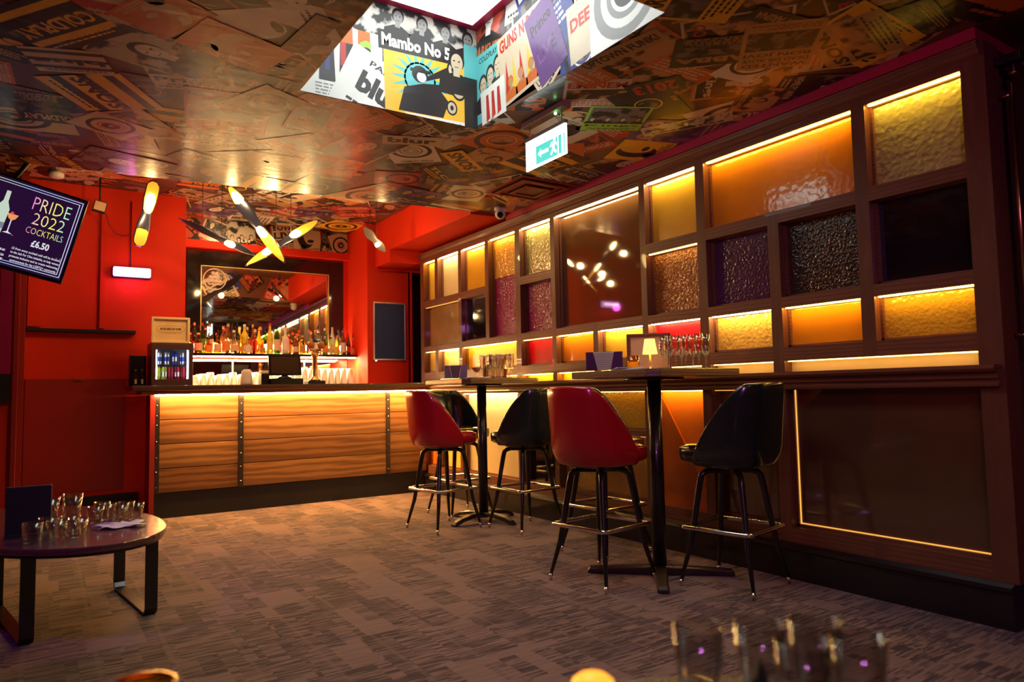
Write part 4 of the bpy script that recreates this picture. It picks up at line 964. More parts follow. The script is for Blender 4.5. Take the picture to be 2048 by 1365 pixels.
def coupe(label, loc):
    t = thing('coupe_glass', label, 'glass', loc, 0, 'small coupe glasses by the menu holder on the far table')
    MB().lathe([(.028, 0), (.028, .002), (.005, .006), (.0035, .05), (.02, .07), (.034, .1), (.0325, .1), (.019, .073), (.001, .056)], n=20).build('glass_body', M['glass'], t)
    MB().lathe([(.001, .058), (.018, .074), (.029, .093), (.001, .0932)], n=20).build('red_petals', LB['red'], t)
    return t
c_ = coupe('little coupe glass with red contents beside the menu holder on the far table', (3.02, 5.10, 1.141)); dup(c_, (2.96, 5.03, 1.141))
def picture(name, label, loc, rz, w, h, inner):
    t = thing(name, label, 'picture frame', loc, rz)
    b = .022
    mb = MB().box((-w/2, -.01, 0), (w/2, .01, b)).box((-w/2, -.01, h-b), (w/2, .01, h)).box((-w/2, -.01, b), (-w/2+b, .01, h-b)).box((w/2-b, -.01, b), (w/2, .01, h-b)); mb.build('frame', M['wood'], t, .002)
    MB().box((-w/2+b, .002, b), (w/2-b, .006, h-b)).build('print', inner, t)
    return t
warm = mat('warm_cream_print', (.8, .5, .25), .5)
picture('picture_frame', 'brown framed card standing behind the lamp on the near tall table', (3.10, 3.16, 1.141), R(-52), .27, .235, warm)
picture('picture_frame', 'small brown framed card on the far tall table behind the flutes', (3.17, 5.06, 1.141), R(-60), .22, .2, warm)
def table_lamp(label, loc, s=1):
    t = thing('table_lamp', label, 'lamp', loc)
    MB().lathe([(.035*s, 0), (.035*s, .008), (.01*s, .014), (.006*s, .03), (.006*s, .13*s), (.001, .13*s)], n=20).build('stand', M['brass'], t)
    sh = mat('lampshade', (.9, .5, .2), .7, trans=0, emis=(1, .5, .14), es=1.6)
    MB().lathe([(.045*s, .1*s), (.03*s, .19*s), (.0285*s, .19*s), (.0435*s, .1*s)], n=28, cap=False).build('lamp_shade', sh, t)
    MB().sphere((0, 0, .143*s), .012*s, None, 10).build('bulb', emat('warm_bulb', (1, .7, .3), 40), t)
    return t
table_lamp('small glowing table lamp with a tapered shade on the near tall table', (2.99, 3.04, 1.141))
table_lamp('small glowing lamp among the flutes on the far tall table', (3.16, 4.83, 1.141), .8)
def menu_holder(label, loc, rz, ca, cb, w=.22, h=.115):
    t = thing('menu_holder', label, 'menu holder', loc, rz)
    MB().box((-w/2, -.03, 0), (w/2, .03, .006)).build('base', M['glass'], t)
    MB().box((-w/2, -.004, .0065), (w/2, -.002, h)).build('clear_plate', M['glass'], t)
    MB().prism([(-w/2+.004, .001, .01), (-w/2+.07, .001, .01), (-w/2+.045, .001, h), (-w/2+.004, .001, h)], (0, .002, 0)).build('left_panel', ca, t)
    MB().prism([(-w/2+.072, .001, .01), (w/2-.075, .001, .01), (w/2-.055, .001, h), (-w/2+.047, .001, h)], (0, .002, 0)).build('menu_text', cb, t)
    MB().prism([(w/2-.073, .001, .01), (w/2-.004, .001, .01), (w/2-.004, .001, h), (w/2-.053, .001, h)], (0, .002, 0)).build('right_panel', ca, t)
    return t
linem, lnt, lp = newmat('menu_lines'); tc_ = N(lnt, 'ShaderNodeTexCoord'); wv_ = N(lnt, 'ShaderNodeTexWave'); wv_.bands_direction = 'Z'; wv_.inputs['Scale'].default_value = 30
lnt.links.new(tc_.outputs['Object'], wv_.inputs['Vector']); lnt.links.new(mixc(lnt, wv_.outputs['Fac'], (.45, .38, .36), (.95, .9, .8)), lp.inputs['Base Color'])
menu_holder('purple and white drinks menu in a clear holder on the near tall table', (2.72, 3.14, 1.141), R(-42), mat('menu_purple', (.1, .02, .12), .3), linem)
menu_holder('silver and lilac menu in a clear holder on the far tall table', (2.87, 5.20, 1.141), R(-35), mat('menu_silver', (.6, .58, .62), .25, .6), mat('menu_lilac', (.35, .22, .3), .4), .2, .12)
t = thing('amber_candle_jar', 'amber glass candle jar beside the lamp on the near tall table', 'candle', (2.80, 2.985, 1.141))
MB().lathe([(.03, 0), (.036, .01), (.036, .085), (.033, .085), (.033, .012), (.001, .012)], n=22).build('jar', GL['gold'], t)
MB().lathe([(.032, .0125), (.032, .05), (.001, .051)], n=20).build('wax', mat('candle_wax', (.9, .7, .3), .5, emis=(1, .55, .1), es=.5), t)
def napkins(label, loc, rz, n=3, s=.12):
    t = thing('napkin_stack', label, 'napkins', loc, rz)
    for i in range(n):
        a = .18*i; c, s_ = math.cos(a)*s/2, math.sin(a)*s/2
        z = .0035*i; mb = MB(); pts = [Vector((c-s_, s_+c, z)), Vector((-c-s_, -s_+c, z)), Vector((-c+s_, -s_-c, z)), Vector((c+s_, s_-c, z+.004*(i == n-1)))]
        mb.prism(pts, (0, 0, .003)); mb.build('napkin', M['paper'], t)
napkins('white paper napkins spread at the front corner of the near tall table', (2.68, 2.88, 1.141), .4, 4, .16)
napkins('white paper napkins at the front corner of the far tall table', (2.85, 4.80, 1.141), .3, 3, .15)

# ---------------------------------------------------------------- things on the bar
CT = 1.1405
t = thing('mini_fridge', 'small lit glass-fronted drinks fridge on the left end of the bar', 'fridge', (.925, 6.93, CT))
w, h, d = .165, .375, .15
mb = MB().box((-w, -d, 0), (-w+.012, d, h)).box((w-.012, -d, 0), (w, d, h)).box((-w+.012, -d, h-.03), (w-.012, d, h)).box((-w+.012, -d, 0), (w-.012, d, .05)).box((-w+.012, d-.012, .05), (w-.012, d, h-.03))
mb.build('cabinet', mat('fridge_casing', (.12, .06, .06), .35, .5), t, .002)
mb = MB(); f = .035
mb.box((-w, -d-.022, .0), (-w+f, -d-.001, h-.012)).box((w-f, -d-.022, 0), (w, -d-.001, h-.012)).box((-w+f, -d-.022, 0), (w-f, -d-.001, .055)).box((-w+f, -d-.022, h-.06), (w-f, -d-.001, h-.012))
mb.build('door_frame', mat('fridge_door', (.16, .08, .08), .3, .6), t, .002)
MB().box((-w+f, -d-.014, .055), (w-f, -d-.011, h-.06)).build('door_glass', M['glass'], t)
MB().box((-w+.013, -d+.004, .178), (w-.013, d-.013, .184)).build('shelf', M['chrome'], t)
fl = emat('fridge_light', (.75, .88, 1), 14)
for x_ in (-.127, .119): MB().box((x_, -d+.002, .058), (x_+.008, -d+.01, h-.065)).build('light_tube', fl, t)
MB().box((-w+.013, d-.016, .055), (w-.013, d-.013, h-.035)).build('back_lining', mat('fridge_lining', (.8, .85, .9), .5), t)
def can(col, band, label, x, z, grp):
    t = thing('drink_can', label, 'can', (x, 6.86, z), 0, grp)
    MB().lathe([(.019, 0), (.0235, .006), (.0235, .1), (.019, .112), (.0185, .115)], n=18).build('can_body', col, t)
    MB().lathe([(.0239, .03), (.0239, .068)], n=18, cap=False).build('printed_band', band, t)
    return t
cb_, cs_ = mat('can_blue', (.03, .06, .4), .25, .4), mat('can_silver', (.75, .75, .78), .25, .8)
cy_, cr_ = mat('can_lime', (.55, .6, .05), .3, .3), mat('can_red', (.5, .02, .04), .3, .3)
for i, nme in enumerate(('first', 'second', 'third', 'fourth')): can(cs_ if i != 2 else cb_, cb_ if i != 2 else cs_, 'blue and silver can, %s from left on the upper shelf of the bar fridge' % nme, .83+.062*i, CT+.1855, 'cans on the upper fridge shelf')
for i, nme in enumerate(('first', 'second', 'third', 'fourth', 'fifth')): can((cy_, cy_, cr_, cr_, cr_)[i], (cy_, cs_, cr_, cs_, cr_)[i], '%s can, %s from left at the bottom of the bar fridge' % (('lime green', 'lime green', 'red', 'red', 'red')[i], nme), .822+.051*i, CT+.0515, 'cans on the lower fridge shelf')
t = thing('framed_sign', 'pale framed sign with an oval logo standing on top of the mini fridge', 'sign', (.92, 6.86, CT+h+.001))
w2, h2 = .155, .23; b = .02; fm = mat('pale_timber_frame', (.85, .66, .4), .5, scale=20)
MB().box((-w2, -.015, 0), (w2, .015, b)).box((-w2, -.015, h2-b), (w2, .015, h2)).box((-w2, -.015, b), (-w2+b, .015, h2-b)).box((w2-b, -.015, b), (w2, .015, h2-b)).build('frame', fm, t, .003)
MB().box((-w2+b, .004, b), (w2-b, .01, h2-b)).build('board', mat('sign_board', (.85, .6, .32), .6), t)
mb = MB(); Ps = lambda u, v, l=0: Vector((u, .0035-l, v)); ink = mat('sign_ink', (.2, .07, .02), .6)
text(mb, 'HOUSE MERCURY SOME', lambda u, v: Ps(u, v), -.085, .115, .17, .022, ink, .05); text(mb, 'FOUNDATION', lambda u, v: Ps(u, v), -.045, .086, .09, .007, ink)
for s_ in (-1, 1): quad(mb, Ps, min(s_*.055, s_*.08), .088, max(s_*.055, s_*.08), .09, ink, 0)
pts = [(.085+.028*math.cos(a), .126+.028*math.sin(a)) for a in [R(-90+10*i) for i in range(19)]] + [(-.085+.028*math.cos(a), .126+.028*math.sin(a)) for a in [R(90+10*i) for i in range(19)]]
for i in range(len(pts)):
    p, q = pts[i], pts[(i+1) % len(pts)]; sc = lambda z: ((z[0])*.985, .126+(z[1]-.126)*.93)
    mb.poly([Ps(*p), Ps(*q), Ps(*sc(q)), Ps(*sc(p))], ink)
mb.build('lettering', None, t)
t = thing('dispenser_rack', 'dark box rack left of the mini fridge with small bottles in front', 'rack', (.695, 7.02, CT))
MB().box((-.085, 0, 0), (.055, .01, .27)).box((-.085, -.1, 0), (-.078, -.0001, .27)).build('panel', M['blackg'], t)
for i, x in enumerate((.655, .705)):
    t = thing('mixer_bottle', ('%s of the two small clear mixer bottles left of the bar fridge' % ('left', 'right')[i]), 'bottle', (x, 6.9, CT), 0, 'small mixer bottles left of the fridge')
    MB().lathe([(.019, 0), (.021, .005), (.021, .07), (.012, .1), (.009, .12), (.009, .135)], n=16).build('bottle_glass', GL['clear'], t)
    MB().box((-.008, -.0225, .02), (.008, -.0212, .06)).build('paper_label', LB['white'], t); MB().lathe([(.011, .1352), (.011, .143)], n=12).build('cap', M['chrome'], t)
# till screen
t = thing('till_screen', 'black touch-screen till on its stand in the middle of the bar', 'till', (1.93, 6.9, CT))
MB().box((-.15, -.1, 0), (.15, .12, .058)).build('base_box', M['blackg'], t, .004)
MB().lathe([(.075, .0585), (.07, .066), (.03, .085), (.03, .12), (.001, .12)], n=24).build('stand', M['blackg'], t)
rx = Matrix.Rotation(R(-12), 3, 'X')
MB().box((-.155, -.018, .085), (.155, .006, .285), rot=rx).build('monitor', M['blackg'], t, .005)
MB().box((-.135, -.0195, .1), (.135, -.0185, .268), rot=rx, piv=(0, -.006, .185)).build('screen', mat('till_glass', (.05, .03, .02), .08, coat=.6), t)
t = thing('card_printer', 'small black receipt printer left of the till', 'printer', (1.735, 6.93, CT))
MB().box((-.03, -.06, 0), (.045, .06, .105)).build('body', M['blackg'], t, .006); MB().box((-.028, -.05, .1055), (.04, .05, .135)).build('paper_roll_cover', fm, t, .006)
# beer font
t = thing('beer_tap', 'brass T-shaped beer tap tower with two round badges on the bar', 'beer tap', (2.225, 6.9, CT))
MB().box((-.085, -.07, 0), (.085, .07, .035)).build('drip_base', M['blackg'], t, .004)
MB().lathe([(.055, .0355), (.05, .05), (.03, .07), (.026, .08), (.026, .26), (.032, .27), (.032, .3), (.02, .32), (.001, .32)], n=26).build('column', M['brass'], t)
MB().tube([(-.055, 0, .335), (.055, 0, .335)], .014, 12).tube([(0, 0, .31), (0, 0, .335)], .016, 12).build('cross_bar', M['brass'], t)
for s_ in (-1, 1):
    bd = MB().lathe([(.038, 0), (.04, .004), (.04, .014), (.034, .018)], (s_*.052, -.022, .385), 26, axis=(0, -1, 0)).build('round_badge', M['brass'], t)
    MB().lathe([(.032, .0185), (.03, .021), (.001, .0212)], (s_*.052, -.022, .385), 24, axis=(0, -1, 0)).build('badge_face', mat('badge_copper', (.45, .14, .07), .3, .3), bd)
    MB().tube([(s_*.04, -.01, .33), (s_*.045, -.045, .325), (s_*.045, -.05, .28)], [.009, .008, .006], 10).build('spout', M['brass'], t)
    MB().tube([(s_*.05, -.012, .345), (s_*.052, -.012, .385)], .007, 8).build('handle_stem', M['brass'], t)
# glowing pucks added for the bright patches among the bottles
for i, (x, lab) in enumerate(((1.245, 'far left'), (1.475, 'second from left'), (1.725, 'third from left'), (2.04, 'middle'), (2.5, 'second from right'), (2.79, 'far right'))):
    t = thing('shelf_glow_puck', '%s added round light glowing behind the bottles on the bar shelf' % lab, 'light', (x, 7.925, 1.57))
    MB().lathe([(.03, -.006), (.034, 0), (.034, .012)], n=20, axis=(0, -1, 0)).build('rim', M['chrome'], t)
    MB().sphere((0, -.014, 0), .03, None, 10, (2.0, .5, 1.1)).build('glow_face', emat('shelf_glow_patch', (1, .7, .3), 110), t)
    MB().box((-.004, .0, -.086), (.004, .008, -.036)).build('stalk', M['chrome'], t)

# ---------------------------------------------------------------- propeller pendant lights
def mixn(a, b, t): return a+(b-a)*t
blade_dark = mat('propeller_dark_paint', (.02, .022, .05), .28, .3, coat=.5); blade_wood = mat('propeller_yellow_face', (.75, .42, .06), .4, coat=.3)
def propeller(label, c, a, b, flip, wires, lights, wmax=.075, grey=False, tip=.16):
    """a, b: the two tips; the blade carries a twisted section; lights: list of (t along, side)"""
    a, b, c = Vector(a), Vector(b), Vector(c); t = thing('propeller_light', label, 'pendant light', c)
    ax = (b-a).normalized(); L_ = (b-a).length
    n0 = Vector((0, -1, 0)); n0 = (n0-ax*n0.dot(ax)).normalized(); m0 = ax.cross(n0)
    def frame_(u):
        tw = R(flip[0] + (flip[1]-flip[0])*u)
        n = n0*math.cos(tw)+m0*math.sin(tw); return n, ax.cross(n)
    def sect(u):
        if u < .5: s_ = u*2
        else: s_ = (1-u)*2
        w = wmax*(tip+(1-tip)*math.sin(min(1, s_*(1.9 if tip < .3 else 5))*math.pi/2)) * (1-.3*max(0, (s_-.62)/.38)); th = mixn(.006, .034, max(0, s_)**1.5)
        return w/2*1.0, th/2
    rows_, fr_ = [], []
    K = 28
    for i in range(K+1):
        u = i/K; p = a+(b-a)*u-c; n, m_ = frame_(u); w, th = sect(u)
        rows_.append([p+m_*w*math.cos(q)+n*th*math.sin(q) for q in [2*math.pi*j/12 for j in range(12)]])
    MB().rings(rows_, None).build('blade', mat('grey_blade', (.12, .1, .1), .35, .3) if grey else blade_dark, t)
    for u0, u1, hot in lights:
        mb = MB(); rr = []
        for i in range(11):
            u = u0+(u1-u0)*i/10; p = a+(b-a)*u-c; n, m_ = frame_(u); w, th = sect(u); w *= .86 if 0 < i < 10 else .5
            rr.append([p+n*(th*.6+.0015+ (.3*th))+m_*(w*q) for q in (-1, -.5, 0, .5, 1)])
        mb.rings(rr, None, closed=False, cap=False)
        if not grey: mb.build('yellow_face', blade_wood, t)
        else: mb.bm.free()
        # recessed lamp
        if hot == 2: continue
        uu = u0 if hot == 0 else u1; sgn = 1 if hot == 0 else -1
        if u1 < u0: sgn = -sgn
        mb = MB(); rr = []
        for i in range(7):
            u = uu+sgn*(.13 if tip < .3 else .3)*i/6; p = a+(b-a)*u-c; n, m_ = frame_(u); w, th = sect(u); w *= (.35, .62, .7, .72, .7, .6, .3)[i]
            rr.append([p+n*(th+.004)+m_*(w*q) for q in (-1, -.4, .4, 1)])
        mb.rings(rr, None, closed=False, cap=False); mb.build('lamp_lens', emat('propeller_lamp', (1, .66, .24), 85 if not grey else 30), t)
    for (u, x_) in wires:
        p = a+(b-a)*u-c; MB().tube([p, Vector((p.x+x_, p.y, ZU-c.z-.001))], .0025, 6).build('wire', M['black'], t)
    return t
def mid(a, b): return tuple((x+y)/2 for x, y in zip(a, b))
y_ = 6.3
P1 = ((1.26, 6.25, 2.84), (1.78, 6.35, 2.22)); P2 = ((1.45, 6.42, 2.18), (2.11, 6.42, 2.67)); P3 = ((.92, 6.5, 2.56), (1.55, 6.5, 2.30)); P4 = ((2.5, 6.3, 2.62), (2.72, 6.3, 2.40)); P5 = ((.71, 6.3, 2.80), (.60, 6.3, 2.25))
propeller('long twisted propeller pendant light hanging steeply over the middle of the bar', mid(*P1), *P1, (20, 60), [(.42, 0)], [(.03, .22, 1), (.52, .97, 0)], .115)
propeller('propeller pendant light crossing behind the steep one, rising to the right', mid(*P2), *P2, (-50, -20), [(.4, 0), (.6, 0)], [(.02, .42, 0) if 0 else (.03, .36, 1), (.6, .97, 0)], .1)
propeller('dark blue propeller pendant light at the left over the mirror, lamp turned downwards', mid(*P3), *P3, (75, 60), [(.3, 0), (.55, 0)], [(.6, .66, 0)], .105)
propeller('small grey propeller pendant light by the red bulkhead on the right', mid(*P4), *P4, (50, 60), [(.3, 0), (.6, 0)], [(.6, .64, 0)], .095, grey=True)
propeller('brightly lit propeller pendant light hanging almost upright in front of the red wall', mid(*P5), *P5, (-10, -15), [(.1, 0)], [(.02, .5, 1), (.74, .99, 2)], .105, tip=.5)
# light thrown by the pendants
for p, e_ in (((1.33, 6.1, 2.62), 16), ((1.62, 6.15, 2.36), 20), ((1.9, 6.2, 2.44), 22), ((1.32, 6.35, 2.3), 12), ((.66, 6.1, 2.5), 21), ((2.62, 6.15, 2.45), 12)):
    point('propeller_lamp', p, e_*.5, (1, .6, .22), .03)

# ---------------------------------------------------------------- exit sign, vent, camera, detector, floodlight, UV tube
t = thing('exit_sign', 'glowing green and white running man exit sign hanging from the poster ceiling', 'exit sign', (2.32, 3.125, 2.4))
MB().box((-.03, -.2, .165), (.03, .2, .199)).build('housing', mat('exit_housing', (.3, .22, .2), .5), t, .004)
MB().box((-.012, -.19, .08), (.012, .19, .1)).build('top_rail', mat('exit_rail', (.25, .2, .2), .4), t)
for yy in (-.15, .15): MB().tube([(0, yy, .1), (0, yy, .165)], .004, 8).build('hanger', M['chrome'], t)
MB().sphere((-.018, -.12, .152), .008, None, 8).build('status_light', emat('green_led', (.2, 1, .3), 12), t)
MB().box((-.004, -.19, -.088), (.004, .19, .0795)).build('plate', emat('exit_white', (.8, 1, .95), 5), t)
eg = emat('exit_green', (.08, .62, .52), 1.1); ew = emat('exit_figure', (.95, 1, .98), 2.2)
for sd in (1, -1):
    mb = MB(); E_ = (lambda u, v, l=0: Vector((-.0045-l, -u, v))) if sd == 1 else (lambda u, v, l=0: Vector((.0045+l, u, v)))
    quad(mb, E_, -.09, -.075, .18, .03, eg, 0); quad(mb, E_, .115, -.07, .17, .045, ew, .0004)
    quad(mb, E_, .125, -.07, .15, .03, eg, .0006)
    mb.poly([E_(*q, .0006) for q in ((-.07, -.02), (-.04, .005), (-.04, -.01), (.03, -.01), (.03, -.03), (-.04, -.03), (-.04, -.045))], ew)
    disc(mb, E_, .088, .028, .014, ew, .0008, 12)
    mb.poly([E_(*q, .0008) for q in ((.06, .012), (.095, .012), (.112, -.012), (.104, -.018), (.09, -.002), (.088, -.03), (.108, -.05), (.1, -.062), (.076, -.04), (.06, -.062), (.048, -.056), (.066, -.028), (.066, -.004), (.052, -.016), (.044, -.01))], ew)
    mb.build('pictogram', None, t)
t = thing('ceiling_vent', 'square red louvred air diffuser in the ceiling beside the timber partition', 'vent', (3.1, 4.38, 2.6))
vm = mat('vent_red_paint', (.3, .02, .015), .5)
for i in range(5):
    s_ = .255-.045*i; z = -.004-.012*(i % 2) - .004*i; mb = MB()
    for (a, b) in (((-s_, -s_), (s_, -s_+.03)), ((-s_, s_-.03), (s_, s_)), ((-s_, -s_+.03), (-s_+.03, s_-.03)), ((s_-.03, -s_+.03), (s_, s_-.03))): mb.box((a[0], a[1], z-.008-.0005*i), (b[0], b[1], z))
    mb.build('louvre_ring', vm, t)
MB().box((-.055, -.055, -.03), (.055, .055, -.004)).build('centre_plate', vm, t)
MB().box((-.25, -.25, -.0045), (.25, .25, -.0015)).build('dark_throat', M['black'], t)
t = thing('security_camera', 'white turret security camera under the ceiling at the far end of the partition', 'camera', (3.2, 4.98, 2.6))
MB().lathe([(.05, -.001), (.052, -.02), (.045, -.035)], n=26).build('mount', M['white'], t)
MB().sphere((0, 0, -.06), .045, None, 14).build('dome', M['white'], t)
dd = Vector((-.5, -.75, -.35)).normalized()
MB().lathe([(.026, .034), (.026, .046), (.001, .0465)], (0, 0, -.06), 22, axis=dd).build('lens', M['blackg'], t)
t = thing('smoke_detector', 'round white smoke detector on the ceiling above the tilted screen', 'smoke detector', (.04, 6.9, ZU))
MB().lathe([(.055, -.001), (.06, -.02), (.055, -.04), (.03, -.05), (.001, -.05)], n=28).build('body', M['white'], t)
t = thing('floodlight', 'small square floodlight high on the wall beside the tilted screen', 'floodlight', (.36, 6.9, 2.68))
MB().box((-.05, -.03, -.05), (.05, .02, .045), rot=Matrix.Rotation(R(12), 3, 'Y')).build('housing', M['black'], t, .004)
MB().box((-.042, -.034, -.04), (.042, -.031, .036), rot=Matrix.Rotation(R(12), 3, 'Y'), piv=(0, -.005, -.0025)).build('lens', mat('flood_lens', (.7, .5, .35), .25), t)
MB().tube([(0, 0, .05), (0, .0, .248)], .007, 8).build('bracket', M['black'], t)
tag(MB().tube([(.41, 6.92, 2.63), (.44, 7.0, 2.54), (.5, 7.1, 2.5), (.56, 7.17, 2.5), (.61, 7.195, 2.52)], .003, 6).build('cable', M['black']), 'loose black cable sagging from the floodlight to the wall conduit', 'cable')
t = thing('violet_tube_light', 'short horizontal tube light glowing pink-violet on the red wall', 'tube light', (.635, 7.15, 2.17))
MB().box((-.15, .012, -.05), (.15, .049, .05)).build('backplate', M['black'], t, .004)
tube_m = emat('violet_tube', (1, .38, .85), 3)
MB().box((-.15, -.035, -.042), (.15, .0115, .042)).build('tube_cover', tube_m, t, .012)
MB().box((-.125, -.0375, -.018), (.125, -.0355, .018)).build('led_row', emat('violet_leds', (1, .75, 1), 8), t)
MB().tube([(-.01, .04, .052), (-.01, .04, .66)], .004, 6).build('conduit', M['black'], t)
point('violet_glow', (.63, 7.02, 2.12), 2.0, (1, .1, .55), .05)
tag(MB().tube([(3.06, 7.32, 2.9), (3.06, 7.32, 2.43), (3.09, 7.32, 2.41), (3.42, 7.32, 2.41)], .009, 8).build('conduit_pipe', M['red']), 'red painted conduit pipe following the bulkhead corner above the notice board', 'pipe')
tag(MB().tube([(3.36, 5.2, 2.585), (3.36, 6.9, 2.585)], .007, 8).build('conduit_pipe', M['red']), 'long thin conduit pipe running along the top of the timber partition', 'pipe')

# ---------------------------------------------------------------- tilted screen
tvc = Vector((-.335, 5.5, 2.21)); t = thing('wall_screen', 'tilted flat screen advertising cocktails at the left edge of the picture', 'screen', tvc)
t.rotation_euler = (0, R(14.3), 0)
MB().box((-.5, 0, -.295), (.5, .045, .3)).build('casing', M['blackg'], t, .006)
MB().box((-.484, -.002, -.277), (.484, -.0005, .284)).build('display_panel', mat('screen_dark', (.015, .004, .03), .2, emis=(.035, .008, .06), es=.5), t)
MB().box((-.08, .0455, -.1), (.08, .12, .1)).tube([(0, .09, .1), (.16, .09, .62)], .015, 8).build('wall_bracket', M['black'], t)
T_ = lambda u, v, l=0: Vector((u, -.0032-l, v))
def gradm(name, stops, x0, x1, s):
    m, nt, p = newmat(name); tc = N(nt, 'ShaderNodeTexCoord'); sx = N(nt, 'ShaderNodeSeparateXYZ'); nt.links.new(tc.outputs['Object'], sx.inputs[0])
    r = N(nt, 'ShaderNodeMapRange'); r.inputs['From Min'].default_value = x0; r.inputs['From Max'].default_value = x1; nt.links.new(sx.outputs['X'], r.inputs['Value'])
    c = N(nt, 'ShaderNodeValToRGB'); nt.links.new(r.outputs[0], c.inputs[0]); el = c.color_ramp.elements
    el[0].color = (*stops[0], 1); el[1].color = (*stops[-1], 1)
    for i, st in enumerate(stops[1:-1]): e = el.new((i+1)/(len(stops)-1)); e.color = (*st, 1)
    nt.links.new(c.outputs[0], p.inputs['Emission Color']); p.inputs['Emission Strength'].default_value = s; p.inputs['Base Color'].default_value = (0, 0, 0, 1)
    return m
gr = gradm('neon_letters', ((.8, .12, .7), (.95, .75, .35), (.8, .9, .1), (.25, .8, .9)), .2, .44, 1.0); wt = emat('screen_white', (.8, .8, .9), .9)
mb = MB()
for s_, u, v, w, hh in (('PRIDE', .213, .13, .212, .085), ('2022', .236, .035, .18, .078), ('COCKTAILS', .22, -.03, .208, .042)): text(mb, s_, lambda a, b_: T_(a, b_), u, v, w, hh, gr, -.012)
text(mb, '£6.50', lambda a, b_: T_(a, b_), .272, -.112, .1, .048, wt, .03)
for i, s_ in enumerate(('£2 from every cocktail sold will be donated', 'to the Ask For Clive initiative, to help venues', 'promote inclusion and to create welcoming', 'environments for the LGBTQ+ community')): text(mb, s_, lambda a, b_: T_(a, b_), .182+(.01 if i == 3 else 0), -.163-.0265*i, .27-.012*(i == 3), .02, wt, .015)
mb.build('lettering', None, t); mb = MB()
for i, (s_, w) in enumerate((('Spritz', .1), ('Prosecco', .12), ('water', .08))):
    mb = MB(); text(mb, s_, lambda a, b_: T_(a, b_), .155-w, -.19-.03*i, w, .022, wt, .02); mb.build('lettering', None, t)
mb = MB()
g2 = gradm('neon_border', ((.75, .8, .1), (.75, .85, .1), (.4, .6, .9), (.7, .75, 1)), -.45, .48, .95)
for q, w in ((.0, .004), (.016, .004)):
    x0, x1, z0, z1 = -.47+q, .476-q, -.262+q, .27-q
    for a, b_ in (((x0, z0), (x1, z0+w)), ((x0, z1-w), (x1, z1)), ((x0, z0), (x0+w, z1)), ((x1-w, z0), (x1, z1))): quad(mb, T_, a[0], a[1], b_[0], b_[1], g2, 0)
mb.build('neon_border', None, t)
mb = MB(); bt = emat('screen_bottle', (.65, .8, .65), .8); lq = emat('screen_orange', (.9, .35, .12), .9)
mb.poly([T_(*q) for q in ((.035, -.09), (.098, -.09), (.105, .08), (.085, .13), (.083, .2), (.06, .2), (.058, .13), (.032, .08))], bt); quad(mb, T_, .034, -.05, .102, -.01, emat('screen_label', (.3, .35, .5), .6), .0005)
mb.build('bottle_picture', None, t); mb = MB()
mb.poly([T_(*q) for q in ((.1, .06), (.162, .06), (.15, .03), (.134, .018), (.128, .018), (.112, .03))], lq); quad(mb, T_, .128, -.06, .134, .02, wt, 0)
mb.poly([T_(*q) for q in ((.105, -.07), (.158, -.07), (.132, -.056))], wt); disc(mb, T_, .125, .066, .009, emat('screen_cherry', (.8, .05, .1), 1), .0005, 12)
mb.build('cocktail_picture', None, t); mb = MB()
rs = random.Random(8); dots = emat('screen_bokeh', (.3, .28, .4), .35)
for i in range(26): disc(mb, T_, rs.uniform(-.4, .45), rs.uniform(-.24, .25), rs.uniform(.002, .006), dots, -.0006, 10)
tag(mb.build('light_specks', None, t), kind='stuff')

# ---------------------------------------------------------------- coffee table and its glasses
t = thing('coffee_table', 'low oval wooden coffee table on black sled legs at the left', 'coffee table', (.02, 4.08, 0))
th = R(20); el_ = [(.415*math.cos(a)*math.cos(th)-.78*math.sin(a)*math.sin(th), .415*math.cos(a)*math.sin(th)+.78*math.sin(a)*math.cos(th)) for a in [2*math.pi*i/64 for i in range(64)]]
MB().prism([(x, y, .422) for x, y in el_], (0, 0, .028)).build('table_top', M['coffee'], t, .003)
MB().prism([(x*.985, y*.985, .41) for x, y in el_], (0, 0, .0115)).build('underframe', M['blackm'], t)
for (xa, ya, xb, yb) in ((.43, -.23, .345, .43), (-.06, -.37, -.2, .4)):
    d = Vector((xb-xa, yb-ya, 0)); nL = d.length; d.normalize(); n = Vector((-d.y, d.x, 0)); a = Vector((xa, ya, 0)); mb = MB(); w = .028; hh = .4095
    path = [(0, hh), (0, .03), (.012, .006), (.03, 0), (nL-.03, 0), (nL-.012, .006), (nL, .03), (nL, hh), (nL-.012, hh), (nL-.012, .034), (nL-.03, .012), (.03, .012), (.012, .034), (.012, hh)]
    mb.prism([a+d*p+n*(-w)+Vector((0, 0, z+.001)) for p, z in path], n*w*2)
    mb.build('sled_leg', M['blackm'], t, .002)
def tumbler(label, loc, r=.04, h=.085, grp=None, name='glass_tumbler'):
    t = thing(name, label, 'glass', loc, 0, grp)
    MB().lathe([(r*.72, 0), (r*.76, .004), (r, h), (r-.0025, h), (r*.72, .014), (.001, .012)], n=24).build('glass_body', M['glass'], t)
    return t
g_ = 'tumblers in the front group on the coffee table'
a0 = tumbler('empty tumbler in the front cluster at the left of the coffee table', (-.03, 3.56, .451), grp=g_)
for x, y in ((.055, 3.55), (.13, 3.56), (.025, 3.66), (.105, 3.655)): dup(a0, (x, y, .451))
g_ = 'tumblers in the rear group on the coffee table'
b0 = tumbler('empty short glass in the rear cluster behind the napkin on the coffee table', (.215, 3.93, .451), .036, .08, g_)
for x, y in ((.27, 3.99), (.315, 3.92), (.35, 4.0), (.25, 4.07), (.385, 3.93)): dup(b0, (x, y, .451))
dup(tumbler('tall straight glass behind the dark menu board on the coffee table', (.03, 4.02, .451), .045, .13, 'tall glasses on the coffee table'), (.125, 4.09, .451))
